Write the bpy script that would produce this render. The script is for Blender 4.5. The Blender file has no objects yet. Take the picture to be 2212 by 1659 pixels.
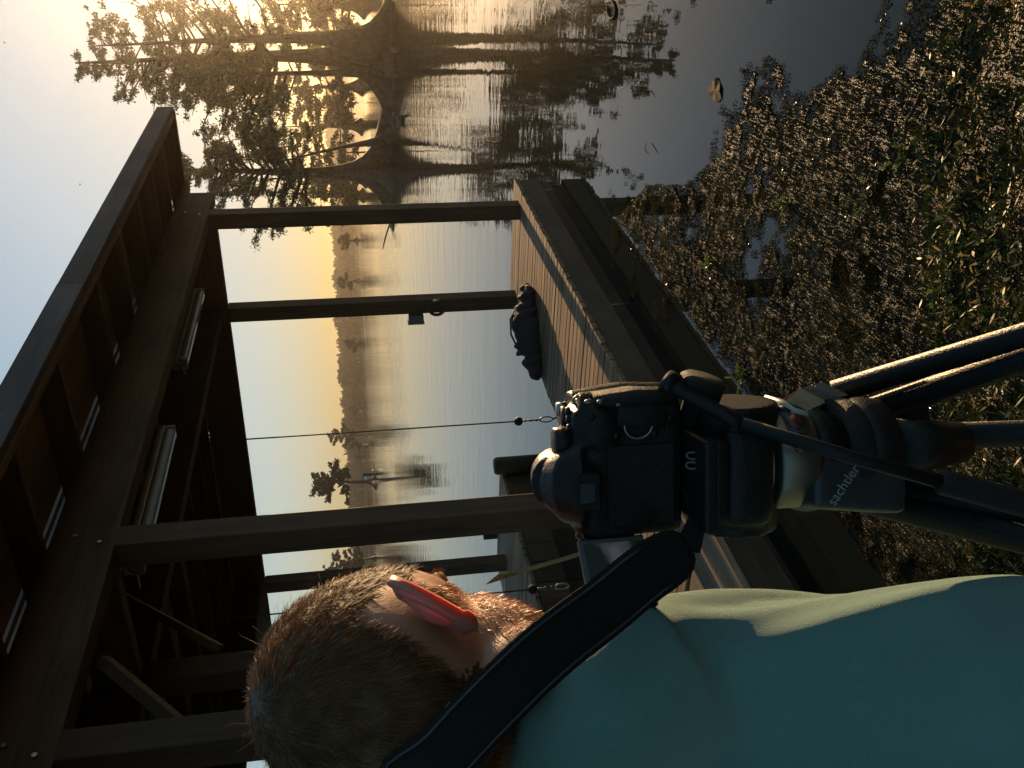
import bpy, bmesh, math, random
import numpy as np
from mathutils import Vector, Matrix, Quaternion
R_ = math.radians
rng = np.random.default_rng(7)
random.seed(7)
sc = bpy.context.scene
COL = sc.collection

# ------------------------------------------------------------------ camera (the phone is held on its side)
FPX, YAW, PITCH, ROLL, HC = 2031.7, 0.54636, 0.16456, -0.06109, 1.90
CXP, CYP = 1106.0, 829.5
F = Vector((math.cos(YAW)*math.cos(PITCH), math.sin(YAW)*math.cos(PITCH), -math.sin(PITCH)))
R0 = Vector((math.sin(YAW), -math.cos(YAW), 0)); U0 = R0.cross(F)
RR = R0*math.cos(ROLL)+U0*math.sin(ROLL); UU = U0*math.cos(ROLL)-R0*math.sin(ROLL)
CAM = Vector((0, 0, HC))
cd = bpy.data.cameras.new('camera'); cam = bpy.data.objects.new('camera', cd); COL.objects.link(cam)
M = Matrix((( -UU.x, RR.x, -F.x), (-UU.y, RR.y, -F.y), (-UU.z, RR.z, -F.z))).to_4x4()
M.translation = CAM; cam.matrix_world = M
cd.sensor_width = 36; cd.lens = 36*FPX/2212; cd.clip_start = 0.05; cd.clip_end = 6000
sc.camera = cam

# ------------------------------------------------------------------ sky, sun, exposure
SUN_AZ, SUN_EL = R_(2.2), R_(8.5)
SKY_G, SKY_S, SKY_T = .36, 1.95, (3.1, 3.36, 3.65)
w = bpy.data.worlds.new('World'); sc.world = w; w.use_nodes = True
nt = w.node_tree; nt.nodes.clear()
sky = nt.nodes.new('ShaderNodeTexSky'); sky.sky_type = 'NISHITA'; sky.sun_disc = False
sky.sun_elevation = SUN_EL; sky.sun_rotation = math.pi/2-SUN_AZ
sky.altitude = 0; sky.air_density = 1.0; sky.dust_density = 1.2; sky.ozone_density = 2.2
bg = nt.nodes.new('ShaderNodeBackground'); bg.inputs[1].default_value = 0.05
wo = nt.nodes.new('ShaderNodeOutputWorld')
gm = nt.nodes.new('ShaderNodeGamma'); gm.inputs[1].default_value = SKY_G
tn = nt.nodes.new('ShaderNodeVectorMath'); tn.operation = 'MULTIPLY'; tn.inputs[1].default_value = SKY_T
nt.links.new(sky.outputs[0], gm.inputs[0]); hs = nt.nodes.new('ShaderNodeHueSaturation'); hs.inputs['Saturation'].default_value = SKY_S; hs.inputs['Hue'].default_value = .484
nt.links.new(gm.outputs[0], hs.inputs['Color']); nt.links.new(hs.outputs[0], tn.inputs[0]); nt.links.new(tn.outputs[0], bg.inputs[0]); nt.links.new(bg.outputs[0], wo.inputs[0])
sd = bpy.data.lights.new('sun', 'SUN'); sd.energy = 5.0; sd.angle = R_(0.5); sd.color = (1.0, 0.65, 0.33)
sun = bpy.data.objects.new('sun', sd); COL.objects.link(sun)
sv = Vector((math.cos(SUN_AZ)*math.cos(SUN_EL), math.sin(SUN_AZ)*math.cos(SUN_EL), math.sin(SUN_EL)))
sun.rotation_euler = sv.to_track_quat('Z', 'Y').to_euler(); sun.location = (20, 3, 12)
sc.view_settings.view_transform = 'Standard'; sc.view_settings.look = 'None'
sc.view_settings.exposure = 0.92; sc.view_settings.gamma = 1; sc.view_settings.use_curve_mapping = False
sc.render.engine = 'CYCLES'
cy = sc.cycles; cy.use_denoising = True; cy.max_bounces = 8; cy.volume_bounces = 0; cy.volume_step_rate = 4
cy.sample_clamp_indirect = 8; cy.caustics_reflective = False; cy.caustics_refractive = False

# ------------------------------------------------------------------ helpers
def ray(q): return F*FPX + RR*(CYP-q[1]) + UU*(CXP-q[0])
def atz(q, z): d = ray(q); return CAM+d*((z-HC)/d.z)
def aty(q, y): d = ray(q); return CAM+d*(y/d.y)
def atx(q, x): d = ray(q); return CAM+d*(x/d.x)
def atd(q, D): return CAM+ray(q)*(D/FPX)
def tag(o, label=None, cat=None, group=None, kind=None):
    if label: o['label'] = label
    if cat: o['category'] = cat
    if group: o['group'] = group
    if kind: o['kind'] = kind
    return o
def empty(name, loc, label, cat, group=None, rz=0):
    o = bpy.data.objects.new(name, None); COL.objects.link(o); o.location = loc; o.rotation_euler = (0, 0, rz)
    o.empty_display_size = .1
    return tag(o, label, cat, group)
def link(name, me, parent=None, mat=None, loc=None):
    o = bpy.data.objects.new(name, me); COL.objects.link(o)
    if parent is not None:
        o.parent = parent
        # meshes are written in world coordinates unless a location is given: undo the parent's own transform
        o.matrix_parent_inverse = world_of(parent).inverted()
    if loc is not None: o.location = loc
    if mat and not me.materials: me.materials.append(mat)
    return o
def world_of(o):
    m = o.matrix_basis.copy()
    if o.parent is not None: m = world_of(o.parent) @ o.matrix_parent_inverse @ m
    return m
class MB:
    def __init__(s): s.v = []; s.f = []; s.sm = []
    def add(s, vs, fs, smooth=False):
        n = len(s.v); s.v += [tuple(v) for v in vs]; s.f += [tuple(i+n for i in f) for f in fs]; s.sm += [smooth]*len(fs); return s
    def box(s, x0, x1, y0, y1, z0, z1, m=None, bev=0.0):
        if bev > 0:
            bm = bmesh.new(); bmesh.ops.create_cube(bm, size=1)
            for v in bm.verts: v.co = Vector(((x0+x1)/2+v.co.x*(x1-x0), (y0+y1)/2+v.co.y*(y1-y0), (z0+z1)/2+v.co.z*(z1-z0)))
            bmesh.ops.bevel(bm, geom=bm.edges[:], offset=bev, segments=2, profile=.6, affect='EDGES')
            vs = [m @ v.co if m else v.co.copy() for v in bm.verts]
            fs = [[v.index for v in f.verts] for f in bm.faces]; bm.free()
            return s.add(vs, fs)
        vs = [Vector(p) for p in ((x0,y0,z0),(x1,y0,z0),(x1,y1,z0),(x0,y1,z0),(x0,y0,z1),(x1,y0,z1),(x1,y1,z1),(x0,y1,z1))]
        if m: vs = [m @ v for v in vs]
        return s.add(vs, [(0,3,2,1),(4,5,6,7),(0,1,5,4),(1,2,6,5),(2,3,7,6),(3,0,4,7)])
    def tube(s, pts, rad, n=8, cap=True, flat=1.0, flute=0.0, fk=5, smooth=True, up=None, fix=False):
        pts = [Vector(p) for p in pts]
        if not hasattr(rad, '__len__'): rad = [rad]*len(pts)
        vs = []; fs = []
        prev = None
        for i, p in enumerate(pts):
            t = (pts[min(i+1, len(pts)-1)]-pts[max(i-1, 0)])
            if t.length < 1e-9: t = Vector((0, 0, 1))
            t.normalize()
            if prev is None or fix:
                a = Vector(up) if up else (Vector((1, 0, 0)) if abs(t.x) < .9 else Vector((0, 1, 0)))
                a = (a-t*a.dot(t)).normalized()
            else:
                a = (prev-t*prev.dot(t)); a = a.normalized() if a.length > 1e-6 else t.orthogonal().normalized()
            prev = a; b = t.cross(a)
            for k in range(n):
                th = 2*math.pi*k/n
                r = rad[i]
                if flute: r *= 1+flute*(max(0, (rad[i]/rad[-1]-1.2))/3)*math.cos(fk*th)
                vs.append(p+a*(r*math.cos(th))+b*(r*math.sin(th)*flat))
        for i in range(len(pts)-1):
            for k in range(n):
                fs.append((i*n+k, i*n+(k+1) % n, (i+1)*n+(k+1) % n, (i+1)*n+k))
        if cap:
            fs.append(tuple(reversed(range(n)))); fs.append(tuple((len(pts)-1)*n+k for k in range(n)))
        return s.add(vs, fs, smooth)
    def ell(s, c, r, m=None, nu=20, nv=12, f=None):
        vs = []; fs = []
        for j in range(nv+1):
            ph = math.pi*j/nv
            for i in range(nu):
                th = 2*math.pi*i/nu
                d = Vector((math.sin(ph)*math.cos(th), math.sin(ph)*math.sin(th), math.cos(ph)))
                v = Vector((d.x*r[0], d.y*r[1], d.z*r[2]))
                if f: v = f(v, d)
                v = (m @ v if m else v)+Vector(c); vs.append(v)
        for j in range(nv):
            for i in range(nu):
                q = (j*nu+i, j*nu+(i+1) % nu, (j+1)*nu+(i+1) % nu, (j+1)*nu+i)
                fs.append(q)
        return s.add(vs, fs, True)
    def mesh(s, name):
        me = bpy.data.meshes.new(name); me.from_pydata(s.v, [], s.f); me.polygons.foreach_set('use_smooth', s.sm); me.update(); return me
    def build(s, name, mat, parent=None, loc=None, **k):
        return tag(link(name, s.mesh(name), parent, mat, loc), **k) if k else link(name, s.mesh(name), parent, mat, loc)
def mesh_np(name, V, FC, mat=None, smooth=False):
    """V (n,3), FC (m,k) with constant k"""
    me = bpy.data.meshes.new(name); V = np.asarray(V, np.float32); FC = np.asarray(FC, np.int32)
    me.vertices.add(len(V)); me.vertices.foreach_set('co', V.ravel())
    k = FC.shape[1]; me.loops.add(FC.size); me.loops.foreach_set('vertex_index', FC.ravel())
    me.polygons.add(len(FC)); me.polygons.foreach_set('loop_start', np.arange(0, FC.size, k, dtype=np.int32))
    me.polygons.foreach_set('use_smooth', np.full(len(FC), smooth)); me.update(calc_edges=True)
    if mat: me.materials.append(mat)
    return me
def unit(a): return a/np.maximum(np.linalg.norm(a, axis=1, keepdims=True), 1e-9)
def leaves_np(C, ax, L, W, flat=0.0):
    """diamond leaves: centre-base C, axis ax (n,3), length L, width W"""
    n = len(C); ax = unit(ax); r = unit(rng.normal(size=(n, 3)))+np.array([0, 0, flat]); s = unit(np.cross(ax, r))
    L = np.broadcast_to(L, n)[:, None]; W = np.broadcast_to(W, n)[:, None]
    V = np.stack([C, C+ax*L*.5+s*W*.5, C+ax*L, C+ax*L*.5-s*W*.5], 1).reshape(-1, 3)
    return V, np.arange(4*n).reshape(n, 4)

# ------------------------------------------------------------------ materials
MATS = {}; WD = .72
def new_mat(name):
    m = bpy.data.materials.new(name); m.use_nodes = True; n = m.node_tree.nodes; n.clear()
    o = n.new('ShaderNodeOutputMaterial'); b = n.new('ShaderNodeBsdfPrincipled'); m.node_tree.links.new(b.outputs[0], o.inputs[0])
    MATS[name] = m; return m, m.node_tree, b, o
def plain(name, col, rough=.6, metal=0, noise=.25, scale=30, bump=.0, bscale=None, spec=.5, **k):
    m, t, b, o = new_mat(name); L = t.links
    tc = t.nodes.new('ShaderNodeTexCoord'); nz = t.nodes.new('ShaderNodeTexNoise'); nz.inputs['Scale'].default_value = scale; nz.inputs['Detail'].default_value = 5
    L.new(tc.outputs['Object'], nz.inputs['Vector'])
    mr = t.nodes.new('ShaderNodeMapRange'); mr.inputs[1].default_value = .3; mr.inputs[2].default_value = .7; mr.inputs[3].default_value = 1-noise; mr.inputs[4].default_value = 1+noise
    L.new(nz.outputs[0], mr.inputs[0])
    mx = t.nodes.new('ShaderNodeVectorMath'); mx.operation = 'SCALE'; mx.inputs[0].default_value = col[:3]; L.new(mr.outputs[0], mx.inputs['Scale'])
    L.new(mx.outputs[0], b.inputs['Base Color'])
    b.inputs['Roughness'].default_value = rough; b.inputs['Metallic'].default_value = metal; b.inputs['Specular IOR Level'].default_value = spec
    if bump:
        nb = t.nodes.new('ShaderNodeTexNoise'); nb.inputs['Scale'].default_value = bscale or scale*4; L.new(tc.outputs['Object'], nb.inputs['Vector'])
        bp = t.nodes.new('ShaderNodeBump'); bp.inputs['Strength'].default_value = bump; bp.inputs['Distance'].default_value = .01; L.new(nb.outputs[0], bp.inputs['Height']); L.new(bp.outputs[0], b.inputs['Normal'])
    for kk, v in k.items(): b.inputs[kk.replace('_', ' ')].default_value = v
    return m
def wood(name, c1, c2, axis=0, rough=.75, scale=6, spec=.3, bump=.75):
    m, t, b, o = new_mat(name); L = t.links
    tc = t.nodes.new('ShaderNodeTexCoord'); oi = t.nodes.new('ShaderNodeObjectInfo')
    mp = t.nodes.new('ShaderNodeMapping'); s = [scale*7]*3; s[axis] = scale*.35; mp.inputs['Scale'].default_value = s
    ad = t.nodes.new('ShaderNodeVectorMath'); ad.operation = 'ADD'
    ml = t.nodes.new('ShaderNodeVectorMath'); ml.operation = 'SCALE'; ml.inputs[0].default_value = (31, 17, 23); L.new(oi.outputs['Random'], ml.inputs['Scale'])
    L.new(tc.outputs['Object'], ad.inputs[0]); L.new(ml.outputs[0], ad.inputs[1]); L.new(ad.outputs[0], mp.inputs['Vector'])
    nz = t.nodes.new('ShaderNodeTexNoise'); nz.inputs['Scale'].default_value = 1; nz.inputs['Detail'].default_value = 7; nz.inputs['Roughness'].default_value = .65; nz.inputs['Distortion'].default_value = .6
    L.new(mp.outputs[0], nz.inputs['Vector'])
    cr = t.nodes.new('ShaderNodeValToRGB'); cr.color_ramp.elements[0].position = .3; cr.color_ramp.elements[1].position = .72
    cr.color_ramp.elements[0].color = (*[c*WD for c in c1], 1); cr.color_ramp.elements[1].color = (*[c*WD for c in c2], 1); L.new(nz.outputs[0], cr.inputs[0])
    mr = t.nodes.new('ShaderNodeMapRange'); mr.inputs[3].default_value = .72; mr.inputs[4].default_value = 1.25; L.new(oi.outputs['Random'], mr.inputs[0])
    mx = t.nodes.new('ShaderNodeVectorMath'); mx.operation = 'SCALE'; L.new(cr.outputs[0], mx.inputs[0]); L.new(mr.outputs[0], mx.inputs['Scale'])
    n2 = t.nodes.new('ShaderNodeTexNoise'); n2.inputs['Scale'].default_value = 1.7; n2.inputs['Detail'].default_value = 4; L.new(ad.outputs[0], n2.inputs['Vector'])
    m2 = t.nodes.new('ShaderNodeMapRange'); m2.inputs[1].default_value = .35; m2.inputs[2].default_value = .65; m2.inputs[3].default_value = .65; m2.inputs[4].default_value = 1.1; L.new(n2.outputs[0], m2.inputs[0])
    m3 = t.nodes.new('ShaderNodeVectorMath'); m3.operation = 'SCALE'; L.new(mx.outputs[0], m3.inputs[0]); L.new(m2.outputs[0], m3.inputs['Scale'])
    L.new(m3.outputs[0], b.inputs['Base Color']); b.inputs['Roughness'].default_value = rough; b.inputs['Specular IOR Level'].default_value = spec
    bp = t.nodes.new('ShaderNodeBump'); bp.inputs['Strength'].default_value = bump; bp.inputs['Distance'].default_value = .004; L.new(nz.outputs[0], bp.inputs['Height']); L.new(bp.outputs[0], b.inputs['Normal'])
    return m
def leafmat(name, col, rough=.45, trans=.5, spec=.5, var=.4, scale=8):
    m, t, b, o = new_mat(name); L = t.links
    tc = t.nodes.new('ShaderNodeTexCoord'); nz = t.nodes.new('ShaderNodeTexNoise'); nz.inputs['Scale'].default_value = scale; L.new(tc.outputs['Object'], nz.inputs['Vector'])
    mr = t.nodes.new('ShaderNodeMapRange'); mr.inputs[1].default_value = .3; mr.inputs[2].default_value = .7; mr.inputs[3].default_value = 1-var; mr.inputs[4].default_value = 1+var; L.new(nz.outputs[0], mr.inputs[0])
    mx = t.nodes.new('ShaderNodeVectorMath'); mx.operation = 'SCALE'; mx.inputs[0].default_value = col; L.new(mr.outputs[0], mx.inputs['Scale']); L.new(mx.outputs[0], b.inputs['Base Color'])
    b.inputs['Roughness'].default_value = rough; b.inputs['Specular IOR Level'].default_value = spec
    if trans:
        tr = t.nodes.new('ShaderNodeBsdfTranslucent'); ms = t.nodes.new('ShaderNodeMixShader'); ms.inputs[0].default_value = trans
        L.new(mx.outputs[0], tr.inputs[0]); L.new(b.outputs[0], ms.inputs[1]); L.new(tr.outputs[0], ms.inputs[2]); L.new(ms.outputs[0], o.inputs[0])
    return m
W_DECK = wood('weathered deck wood', (.17, .10, .05), (.43, .265, .145), axis=1)
W_DECKX = wood('weathered plank wood', (.17, .11, .065), (.38, .26, .16), axis=0)
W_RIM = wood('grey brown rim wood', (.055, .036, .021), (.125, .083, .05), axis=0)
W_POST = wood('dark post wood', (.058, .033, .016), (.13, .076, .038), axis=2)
W_BEAMX = wood('dark beam wood', (.065, .035, .017), (.15, .085, .042), axis=0)
W_BEAMY = wood('dark rafter wood', (.10, .055, .027), (.22, .13, .065), axis=1)
W_ROOF = wood('roof board wood', (.42, .24, .11), (.68, .44, .24), axis=0)
W_FASC = wood('painted fascia wood', (.085, .07, .07), (.14, .12, .115), axis=0, scale=4)
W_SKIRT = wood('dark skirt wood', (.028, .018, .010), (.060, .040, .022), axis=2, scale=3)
BARK = plain('cypress bark', (.045, .032, .022), .9, noise=.5, scale=6, bump=.6)
FOL = leafmat('cypress foliage', (.05, .06, .022), trans=.3)
FOL2 = leafmat('distant foliage', (.022, .034, .026), trans=.12, scale=.5, spec=.15, rough=.8)
METAL = plain('dull metal', (.35, .34, .32), .35, 1, scale=20)

# ------------------------------------------------------------------ water and ground
def make_water():
    m, t, b, o = new_mat('lake water'); L = t.links
    b.inputs['Base Color'].default_value = (.008, .011, .009, 1); b.inputs['Roughness'].default_value = .015; b.inputs['IOR'].default_value = 1.333
    tc = t.nodes.new('ShaderNodeTexCoord')
    def nz(scale, det, sx=1, sy=1):
        mp = t.nodes.new('ShaderNodeMapping'); mp.inputs['Scale'].default_value = (sx, sy, 1); mp.inputs['Rotation'].default_value = (0, 0, -SUN_AZ-.35)
        n = t.nodes.new('ShaderNodeTexNoise'); n.inputs['Scale'].default_value = scale; n.inputs['Detail'].default_value = det; n.inputs['Roughness'].default_value = .5
        L.new(tc.outputs['Object'], mp.inputs['Vector']); L.new(mp.outputs[0], n.inputs['Vector']); return n
    a = nz(1.1, 3, 1.6, .6); c = nz(5.5, 2, 1.3, .7); g = nz(.035, 2)
    calm = t.nodes.new('ShaderNodeMapRange'); calm.inputs[1].default_value = .42; calm.inputs[2].default_value = .58; calm.inputs[3].default_value = .45; calm.inputs[4].default_value = 1.0
    L.new(g.outputs[0], calm.inputs[0])
    # calmer in the sheltered water close to the bank
    sp = t.nodes.new('ShaderNodeVectorMath'); sp.operation = 'LENGTH'; L.new(tc.outputs['Object'], sp.inputs[0])
    near = t.nodes.new('ShaderNodeMapRange'); near.inputs[1].default_value = 5; near.inputs[2].default_value = 16; near.inputs[3].default_value = .08; near.inputs[4].default_value = 1.0
    L.new(sp.outputs['Value'], near.inputs[0])
    s1 = t.nodes.new('ShaderNodeMath'); s1.operation = 'MULTIPLY_ADD'; s1.inputs[1].default_value = .22; L.new(c.outputs[0], s1.inputs[0]); L.new(a.outputs[0], s1.inputs[2])
    s2 = t.nodes.new('ShaderNodeMath'); s2.operation = 'MULTIPLY'; L.new(calm.outputs[0], s2.inputs[0]); L.new(near.outputs[0], s2.inputs[1])
    s3 = t.nodes.new('ShaderNodeMath'); s3.operation = 'MULTIPLY'; L.new(s1.outputs[0], s3.inputs[0]); L.new(s2.outputs[0], s3.inputs[1])
    bp = t.nodes.new('ShaderNodeBump'); bp.inputs['Strength'].default_value = 1; bp.inputs['Distance'].default_value = .015; L.new(s3.outputs[0], bp.inputs['Height']); L.new(bp.outputs[0], b.inputs['Normal'])
    # one big sheet, finer near the bank
    rs = [0, 4, 12, 40, 150, 600, 3000]; n = 48; V = [(0, 0, 0)]; FC = []
    for r in rs[1:]:
        for k in range(n): V.append((r*math.cos(2*math.pi*k/n), r*math.sin(2*math.pi*k/n), 0))
    for k in range(n): FC.append((0, 1+k, 1+(k+1) % n))
    for j in range(len(rs)-2):
        for k in range(n):
            a0 = 1+j*n; FC.append((a0+k, a0+n+k, a0+n+(k+1) % n, a0+(k+1) % n))
    me = bpy.data.meshes.new('water'); me.from_pydata(V, [], FC); me.update()
    tag(link('water', me, None, m), 'calm lake water mirroring the low sun and cypress trees', kind='structure')
make_water()
def ground_h(x, y):
    r = np.hypot(x, y); az = np.arctan2(y, x)
    # shore runs roughly across the view; the bank is behind and around the viewer, mats of weed begin beyond it
    edge = 2.25+.25*np.sin(az*3.1)+.35*np.clip(az-.7, 0, 1)
    h = .30-.36*np.clip((r-(edge-1.1))/1.7, 0, 1)**1.0
    h = np.where(np.cos(az-YAW) < -.2, .30, h)
    h = h-.5*np.clip((r-4.2)/3, 0, 1)
    h = h+.018*np.sin(9*x+3*np.sin(4*y))*np.sin(8*y+2*np.sin(5*x))+.012*np.sin(23*x)*np.sin(21*y+x*3)
    return h
def make_ground():
    m, t, b, o = new_mat('wet bank soil'); L = t.links
    tc = t.nodes.new('ShaderNodeTexCoord'); nz = t.nodes.new('ShaderNodeTexNoise'); nz.inputs['Scale'].default_value = 9; nz.inputs['Detail'].default_value = 9; nz.inputs['Roughness'].default_value = .7
    L.new(tc.outputs['Object'], nz.inputs['Vector']); cr = t.nodes.new('ShaderNodeValToRGB')
    cr.color_ramp.elements[0].position = .35; cr.color_ramp.elements[0].color = (.018, .016, .008, 1); cr.color_ramp.elements[1].position = .7; cr.color_ramp.elements[1].color = (.07, .06, .025, 1)
    L.new(nz.outputs[0], cr.inputs[0]); L.new(cr.outputs[0], b.inputs['Base Color']); b.inputs['Roughness'].default_value = .55
    n2 = t.nodes.new('ShaderNodeTexNoise'); n2.inputs['Scale'].default_value = 60; n2.inputs['Detail'].default_value = 4; L.new(tc.outputs['Object'], n2.inputs['Vector'])
    bp = t.nodes.new('ShaderNodeBump'); bp.inputs['Strength'].default_value = .9; bp.inputs['Distance'].default_value = .02; L.new(n2.outputs[0], bp.inputs['Height']); L.new(bp.outputs[0], b.inputs['Normal'])
    rs = np.concatenate([np.linspace(0.05, 9, 150), [15, 30, 80, 300, 3000]]); na = 260
    A = np.linspace(0, 2*np.pi, na, endpoint=False)
    RG, AG = np.meshgrid(rs, A, indexing='ij'); X = RG*np.cos(AG); Y = RG*np.sin(AG); Z = ground_h(X, Y)
    Z = np.where(RG > 9, np.where(np.cos(AG-YAW) < -.2, .3, -1.2), Z)
    V = np.stack([X, Y, Z], -1).reshape(-1, 3); i = np.arange(len(rs)-1)[:, None]; k = np.arange(na)[None, :]; k2 = (k+1) % na
    FC = np.stack([i*na+k, (i+1)*na+k, (i+1)*na+k2, i*na+k2], -1).reshape(-1, 4)
    tag(link('ground', mesh_np('ground', V, FC, m, True)), 'dark wet soil of the lake bank sloping under the water', kind='structure')
make_ground()

# ------------------------------------------------------------------ boathouse: posts, beams, rafters, roof
YF, XE = 2.35, 8.97
bh = empty('boathouse', (8.02, 3.03, 0), 'open timber boathouse with dark posts and low roof over a boat slip', 'boathouse')
XL, YB = -2.2, 8.35
def post(x, y, z0=-.9, z1=3.06, s=.069):
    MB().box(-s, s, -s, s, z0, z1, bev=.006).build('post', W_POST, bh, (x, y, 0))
for x, y in ((8.02, 3.03), (8.02, 3.93), (3.71, 3.03), (2.52, 3.03), (-1.2, 3.03), (3.70, 3.93), (0.2, 3.93), (8.02, 7.25), (3.7, 7.25), (0, 7.25)):
    post(x, y, z1=3.0 if (x > 8 and y > 3.5) else 3.058)
MB().box(XL, 8.56, -.055, .055, 3.06, 3.32, bev=.004).build('front_beam', W_BEAMX, bh, (0, 3.03, 0))
MB().box(XL, 8.93, -.05, .05, 3.322, 3.36, bev=.003).build('top_plate', W_BEAMX, bh, (0, 3.03, 0))
for y in (3.93, 7.25):
    MB().box(XL, 7.975, -.05, .05, 3.06, 3.33, bev=.004).build('beam', W_BEAMX, bh, (0, y, 0))
MB().box(-.045, .045, 3.088, 8.3, 3.0, 3.33, bev=.004).build('end_beam', W_BEAMY, bh, (8.02, 0, 0))
MB().box(-.04, .04, 3.088, 8.3, 3.06, 3.30, bev=.004).build('cross_beam', W_BEAMY, bh, (3.71, 0, 0.03))
raf = MB().box(-.022, .022, YF+.05, YB-.05, 3.362, 3.50).mesh('rafter')
xr = [8.1, 7.5, 6.83, 6.1, 5.4, 4.45, 3.65, 3.0, 2.35, 1.7, 1.05, .4, -.25, -.9, -1.55]
for x in xr: link('rafter', raf, bh, W_BEAMY, (x, 0, 0))
link('rafter', raf, bh, W_BEAMY, (8.93, 0, 0))
bd = {}
def roof_board(y, wd):
    k = round(wd, 3)
    if k not in bd: bd[k] = MB().box(XL, XE-.01, -wd/2, wd/2, 3.503, 3.52).mesh('roof_board')
    link('roof_board', bd[k], bh, W_ROOF, (0, y, 0))
gaps = [(3.17, 3.30), (4.45, 4.62), (5.8, 5.95)]
y = YF+.01
while y < YB-.05:
    wd = .138
    for g0, g1 in gaps:
        if y < g0 < y+wd: wd = g0-y
        if g0-1e-6 <= y < g1:
            y = g1
    if wd > .03: roof_board(y+wd/2, wd-.006)
    y += wd
for g0, g1 in gaps:   # thin battens left across the skylight strips
    n = 1 if g1-g0 < .15 else 2
    for k in range(n): MB().box(XL, XE-.02, -.006, .006, 3.503, 3.518).build('batten', W_ROOF, bh, (0, g0+(k+1)*(g1-g0)/(n+1), 0))
TP = leafmat('translucent roof panel', (.30, .33, .34), rough=.5, trans=.6, var=.15, scale=3)
yy = YF
for g0, g1 in gaps+[(YB, YB)]:
    MB().box(XL, XE, yy, g0-.02, 3.524, 3.534).build('roof_sheet', METAL, bh)
    if g1 > g0: MB().box(XL, XE, g0-.018, g1+.018, 3.524, 3.530).build('skylight_panel', TP, bh)
    yy = g1+.02
MB().box(XL, 5.17, YF-.045, YF, 3.37, 3.515, bev=.003).build('fascia_board', W_FASC, bh)
MB().box(5.173, XE, YF-.045, YF, 3.368, 3.513, bev=.003).build('fascia_board', W_FASC, bh)
MB().box(XL, XE-.05, YF+.002, YF+.048, 3.362, 3.395, bev=.003).build('soffit_strip', W_ROOF, bh)
MB().box(XE-.012, XE+.025, YF+.004, YB, 3.364, 3.51, bev=.003).build('end_fascia', W_BEAMY, bh)
for x in (8.02, 3.71, 2.52):
    for dx, dz in ((-.03, .07), (.03, .19)): MB().tube([(x+dx, 2.976, 3.06+dz), (x+dx, 2.962, 3.06+dz)], .011, 6, smooth=False).build('bolt', METAL, bh)
# diagonal braces
MB().tube([(3.05, 3.10, 3.02), (2.62, 3.10, 2.62)], .035, 4, smooth=False).build('brace', W_BEAMX, bh)
MB().tube([(4.3, 3.86, 3.3), (3.8, 3.86, 2.7)], .03, 4, smooth=False).build('brace', W_BEAMX, bh)

# docks
dk = empty('dock', (8.33, 3.4, 0), 'sunlit board walkway along the near side of the boat slip', 'dock')
YA, YBK, ZD = 2.84, 4.06, .34
YC = (YA+YBK)/2
brd = MB().box(-.0452, .0452, YA-YC, YBK-YC, -.036, 0, bev=.004).mesh('deck_board')
nb = 0; x = 8.28
while x > 3.32:
    o = link('deck_board', brd, dk, W_DECK, (x, YC+random.uniform(-.006, .006), ZD+random.uniform(-.002, .002))); o.rotation_euler = (random.uniform(-.002, .002), random.uniform(-.015, .015), random.uniform(-.002, .002)); x -= .101; nb += 1
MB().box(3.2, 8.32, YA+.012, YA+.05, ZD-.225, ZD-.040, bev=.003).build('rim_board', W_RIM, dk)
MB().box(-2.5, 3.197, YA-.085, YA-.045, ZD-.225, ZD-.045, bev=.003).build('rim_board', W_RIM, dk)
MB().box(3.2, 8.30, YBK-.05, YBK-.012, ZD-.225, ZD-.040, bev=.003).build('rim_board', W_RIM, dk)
MB().box(8.28, 8.318, YA+.052, YBK-.052, ZD-.225, ZD-.040, bev=.003).build('rim_board', W_DECK, dk)
pw = .232
for k in range(6):
    MB().box(-2.5, 3.25, -pw/2, pw/2, ZD-.04, ZD-.002, bev=.004).build('plank', W_DECKX, dk, (random.uniform(-.01, .01), YA-.09+pw*.5+k*(pw+.006), 0))
for x in (8.15, 5.75, 3.3, .8):
    for yy in (YA+.14, YBK-.14): MB().tube([(x, yy, -.9), (x, yy, ZD-.045)], .09, 12).build('pile', W_POST, dk)
d2 = empty('dock', (8.55, 7, 0), 'shaded board walkway across the boat slip with plank side wall', 'dock')
brd2 = MB().box(-.0452, .0452, 6.3, 7.78, ZD-.036, ZD, bev=.004).mesh('deck_board')
x = 8.52
while x > 3.5:
    link('deck_board', brd2, d2, W_DECK, (x, random.uniform(-.01, .01), random.uniform(-.003, .003))); x -= .101
MB().box(3.4, 8.56, 6.312, 6.35, ZD-.2, ZD-.038, bev=.003).build('rim_board', W_RIM, d2)
MB().box(8.53, 8.568, 6.352, 7.76, ZD-.2, ZD-.038, bev=.003).build('rim_board', W_DECK, d2)
x = 8.5
while x > 3.0:
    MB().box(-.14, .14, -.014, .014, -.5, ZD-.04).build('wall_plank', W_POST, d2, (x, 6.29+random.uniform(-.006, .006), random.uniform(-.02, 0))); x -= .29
MB().tube([(8.42, 6.18, -.9), (8.42, 6.18, .40), (8.42, 6.18, .43)], [.1, .1, .085], 12).build('pile', W_POST, d2)
MB().tube([(8.62, 7.34, -.9), (8.62, 7.34, .50)], .065, 4, smooth=False).build('pile', W_POST, d2)
for x in (6, 3.6):
    for yy in (6.5, 7.6): MB().tube([(x, yy, -.9), (x, yy, ZD-.045)], .09, 10).build('pile', W_POST, d2)
xs_ = 8.29
for ln_ in (2.34, 2.44, 2.44, 2.44):
    MB().box(xs_-ln_+.004, xs_, YA+.052, YA+.066, -.45, ZD-.05, bev=.002).build('skirt_panel', W_SKIRT, dk); xs_ -= ln_
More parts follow.
